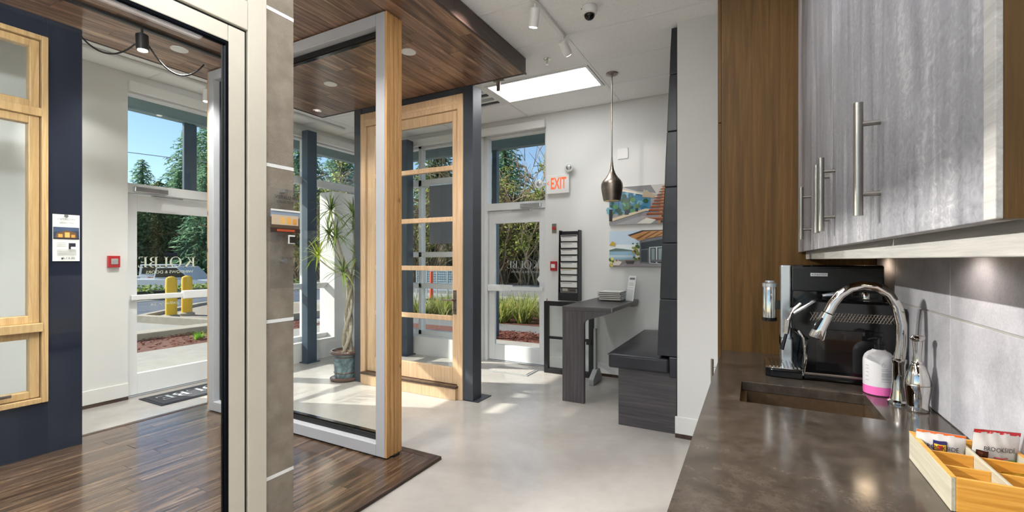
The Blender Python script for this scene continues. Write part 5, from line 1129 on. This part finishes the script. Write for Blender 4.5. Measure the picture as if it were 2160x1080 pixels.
hedge('low clipped hedge between the road and the parked vehicles', -20.6, -19.4, -4, 15.4, .52, 6000, 32, GZ, .08)
# ornamental grass clumps
g = G(); rs = random.Random(6)
for i in range(170):
    a = rs.uniform(0, 6.283); ln = rs.uniform(.45, .95); el = rs.uniform(.7, 1.5); d = Vector((math.cos(a) * math.cos(el), math.sin(a) * math.cos(el), math.sin(el))); sd_ = d.cross(Vector((0, 0, 1))).normalized(); p0 = Vector((rs.uniform(-.14, .14), rs.uniform(-.14, .14), 0)); vs = []
    for j in range(5):
        q = j / 4; p = p0 + d * ln * q - Vector((0, 0, .3 * q * q * ln)); w_ = .009 * (1 - q) + .001; vs += [p - sd_ * w_, p + sd_ * w_]
    g._add(vs, [(2*j, 2*j+1, 2*j+3, 2*j+2) for j in range(4)])
first = None; rs = random.Random(8)
for row, y in enumerate((9.15, 9.7, 10.3, 11.0)):
    for i in range(13):
        x = -7.9 + i * .56 + (row % 2) * .28 + rs.uniform(-.08, .08); yy = y + rs.uniform(-.12, .12)
        if first is None:
            first = g.obj('ornamental_grass', MAT['grass'], None, fix=False); tag(first, 'clump of green and straw coloured ornamental grass in the bed outside', 'grass', 'ornamental grasses in the bed'); o = first
        else: o = first.copy(); COL.objects.link(o)
        o.location = (x, yy, -.02); o.rotation_euler = (0, 0, rs.uniform(0, 6.28)); s = rs.uniform(.85, 1.12); o.scale = (s, s, s)
o = first.copy(); COL.objects.link(o); o.location = (-8.9, 4.55, -.03); o.scale = (.38, .38, .28); o['label'] = 'small bright green tuft in the bark bed outside the left door'; del o['group']
o.data = first.data.copy(); o.data.materials[0] = leafm('bright green tuft', '#4f8a1e', '#78b52c', '#a3cf4a')
# parked vehicles
def wheel(par, x, y, z, r, ax):
    A_ = Vector(ax); p = Vector((x, y, z)); w_ = G().tube([p - A_ * .1, p + A_ * .1], r, 20).obj('wheel', MAT['black'], par); G().tube([p - A_ * .105, p + A_ * .105], r * .6, 16).obj('rim', MAT['silver'], w_)
def car(name, label, cat, x, y, ang, prof, cabin, wid, mat_, z0=-.75):
    t = thing(name, label, cat, (x, y, z0)); M_ = Matrix.Translation((x, y, z0)) @ Matrix.Rotation(ang, 4, 'Z')
    G().prism(prof, 'y', -wid/2, wid/2).xf(M_).obj('body', mat_, t, .06, 3)
    G().prism(cabin, 'y', -wid/2 + .12, wid/2 - .12).xf(M_).obj('cabin', mat_, t, .06, 3)
    cx = sum(p[0] for p in cabin) / len(cabin); cz_ = sum(p[1] for p in cabin) / len(cabin); win = [(cx + (a - cx) * .86, cz_ + (c_ - cz_) * .74 + .02) for a, c_ in cabin]
    G().prism(win, 'y', -wid/2 + .105, wid/2 - .105).xf(M_).obj('side_windows', MAT['blackgloss'], t)
    G().prism([(cx + (a - cx) * 1.012, c_) for a, c_ in win], 'y', -wid/2 + .25, wid/2 - .25).xf(M_).obj('windscreen', MAT['blackgloss'], t)
    x0 = min(p[0] for p in prof); x1 = max(p[0] for p in prof)
    for xx in (x0 + .85, x1 - .85):
        for s in (-1, 1): q = M_ @ Vector((xx, s * (wid/2 - .08), .36)); wheel(t, q.x, q.y, q.z, .36, M_.to_3x3() @ Vector((0, 1, 0)))
    for s in (-1, 1):
        G().box(x1 - .03, x1 + .015, s * (wid/2 - .3) - .15, s * (wid/2 - .3) + .15, .75, .92).xf(M_).obj('headlamp', MAT['silver'], t, .02); G().box(x0 - .015, x0 + .03, s * (wid/2 - .15) - .08, s * (wid/2 - .15) + .08, .75, 1.05).xf(M_).obj('tail_lamp', MAT['red'], t, .01)
    G().box(x1 - .02, x1 + .02, -.45, .45, .62, .9).xf(M_).obj('grille', MAT['blackmetal'], t, .01)
    return t, M_
vw = plain('white car paint', '#d4d6d8', .2, var=.02)
pp = [(-2.7, .45), (-2.7, 1.12), (-.9, 1.12), (1.0, 1.12), (2.5, 1.05), (2.75, .95), (2.75, .45)]
car('pickup_truck', 'white pickup truck parked beyond the low hedge', 'truck', -28.4, 13.6, math.radians(28), pp, [(-.9, 1.1), (-.75, 1.78), (.45, 1.8), (1.15, 1.1)], 1.95, vw)
sp = [(-2.3, .4), (-2.35, 1.08), (1.0, 1.08), (2.15, .98), (2.35, .8), (2.35, .4)]
t, M_ = car('parked_van', 'white van with red flame shaped graphics parked beside the pickup', 'van', -36.0, 17.2, math.radians(28), sp, [(-2.3, 1.06), (-2.2, 1.85), (.3, 1.85), (1.1, 1.06)], 1.9, vw)
for s in (-1, 1):
    g = G()
    for i in range(4): g.prism([(-1.9 + i * .8, .6), (-1.5 + i * .8, 1.0), (-1.1 + i * .8, .95), (-1.3 + i * .8, .62)], 'y', s * .951 - .002, s * .951 + .006)
    g.xf(M_).obj('red_graphic', MAT['red'], t)
car('parked_car', 'white estate car at the left edge of the left door pane', 'car', -33.6, 12.6, math.radians(75), sp, [(-2.2, 1.06), (-1.9, 1.62), (.3, 1.62), (1.1, 1.06)], 1.8, vw)
# street things
t = thing('barrier_post', 'orange plastic barrier post beyond the grass outside the fir door', 'barrier', (-10.4, 13.2, GZ)); G().lathe([(.07, 0), (.06, 1.0), (.05, 1.05), (.001, 1.07)], (-10.4, 13.2, GZ), 16).obj('post', plain('orange plastic', '#e2552a', .5), t); G().lathe([(.2, 0), (.2, .05), (.08, .07)], (-10.4, 13.2, GZ), 16).obj('foot', MAT['black'], t)
t = thing('mesh_fence', 'pale blue mesh fence along the road beyond the grass bed', 'fence', (-10, 14, GZ)); MAT['fence'] = plain('pale blue mesh', '#a9c3d2', .6)
for i in range(7): bx(-11.8 + i * .5, -11.76 + i * .5, 14, 14.04, GZ, 1.05).obj('fence_post', MAT['greymetal'], t)
g = G()
for i in range(66): g.box(-11.8 + i * .045, -11.79 + i * .045, 14.015, 14.02, .25, 1.0)
for i in range(9): g.box(-11.8, -8.8, 14.012, 14.02, .25 + i * .092, .262 + i * .092)
o = g.obj('mesh', MAT['fence'], t); o['kind'] = 'stuff'
for a, c_, lab in (((-30, -4, 6.6), (-20, 34, 7.2), 'overhead cable crossing the sky high in the left transom'), ((-24, -6, 4.3), (-16, 34, 4.9), 'lower overhead cable crossing the left transom')):
    tag(G().tube(sag(a, c_, .3), .02, 5).obj('overhead_cable', MAT['greymetal'], None, org=a), lab, 'cable')
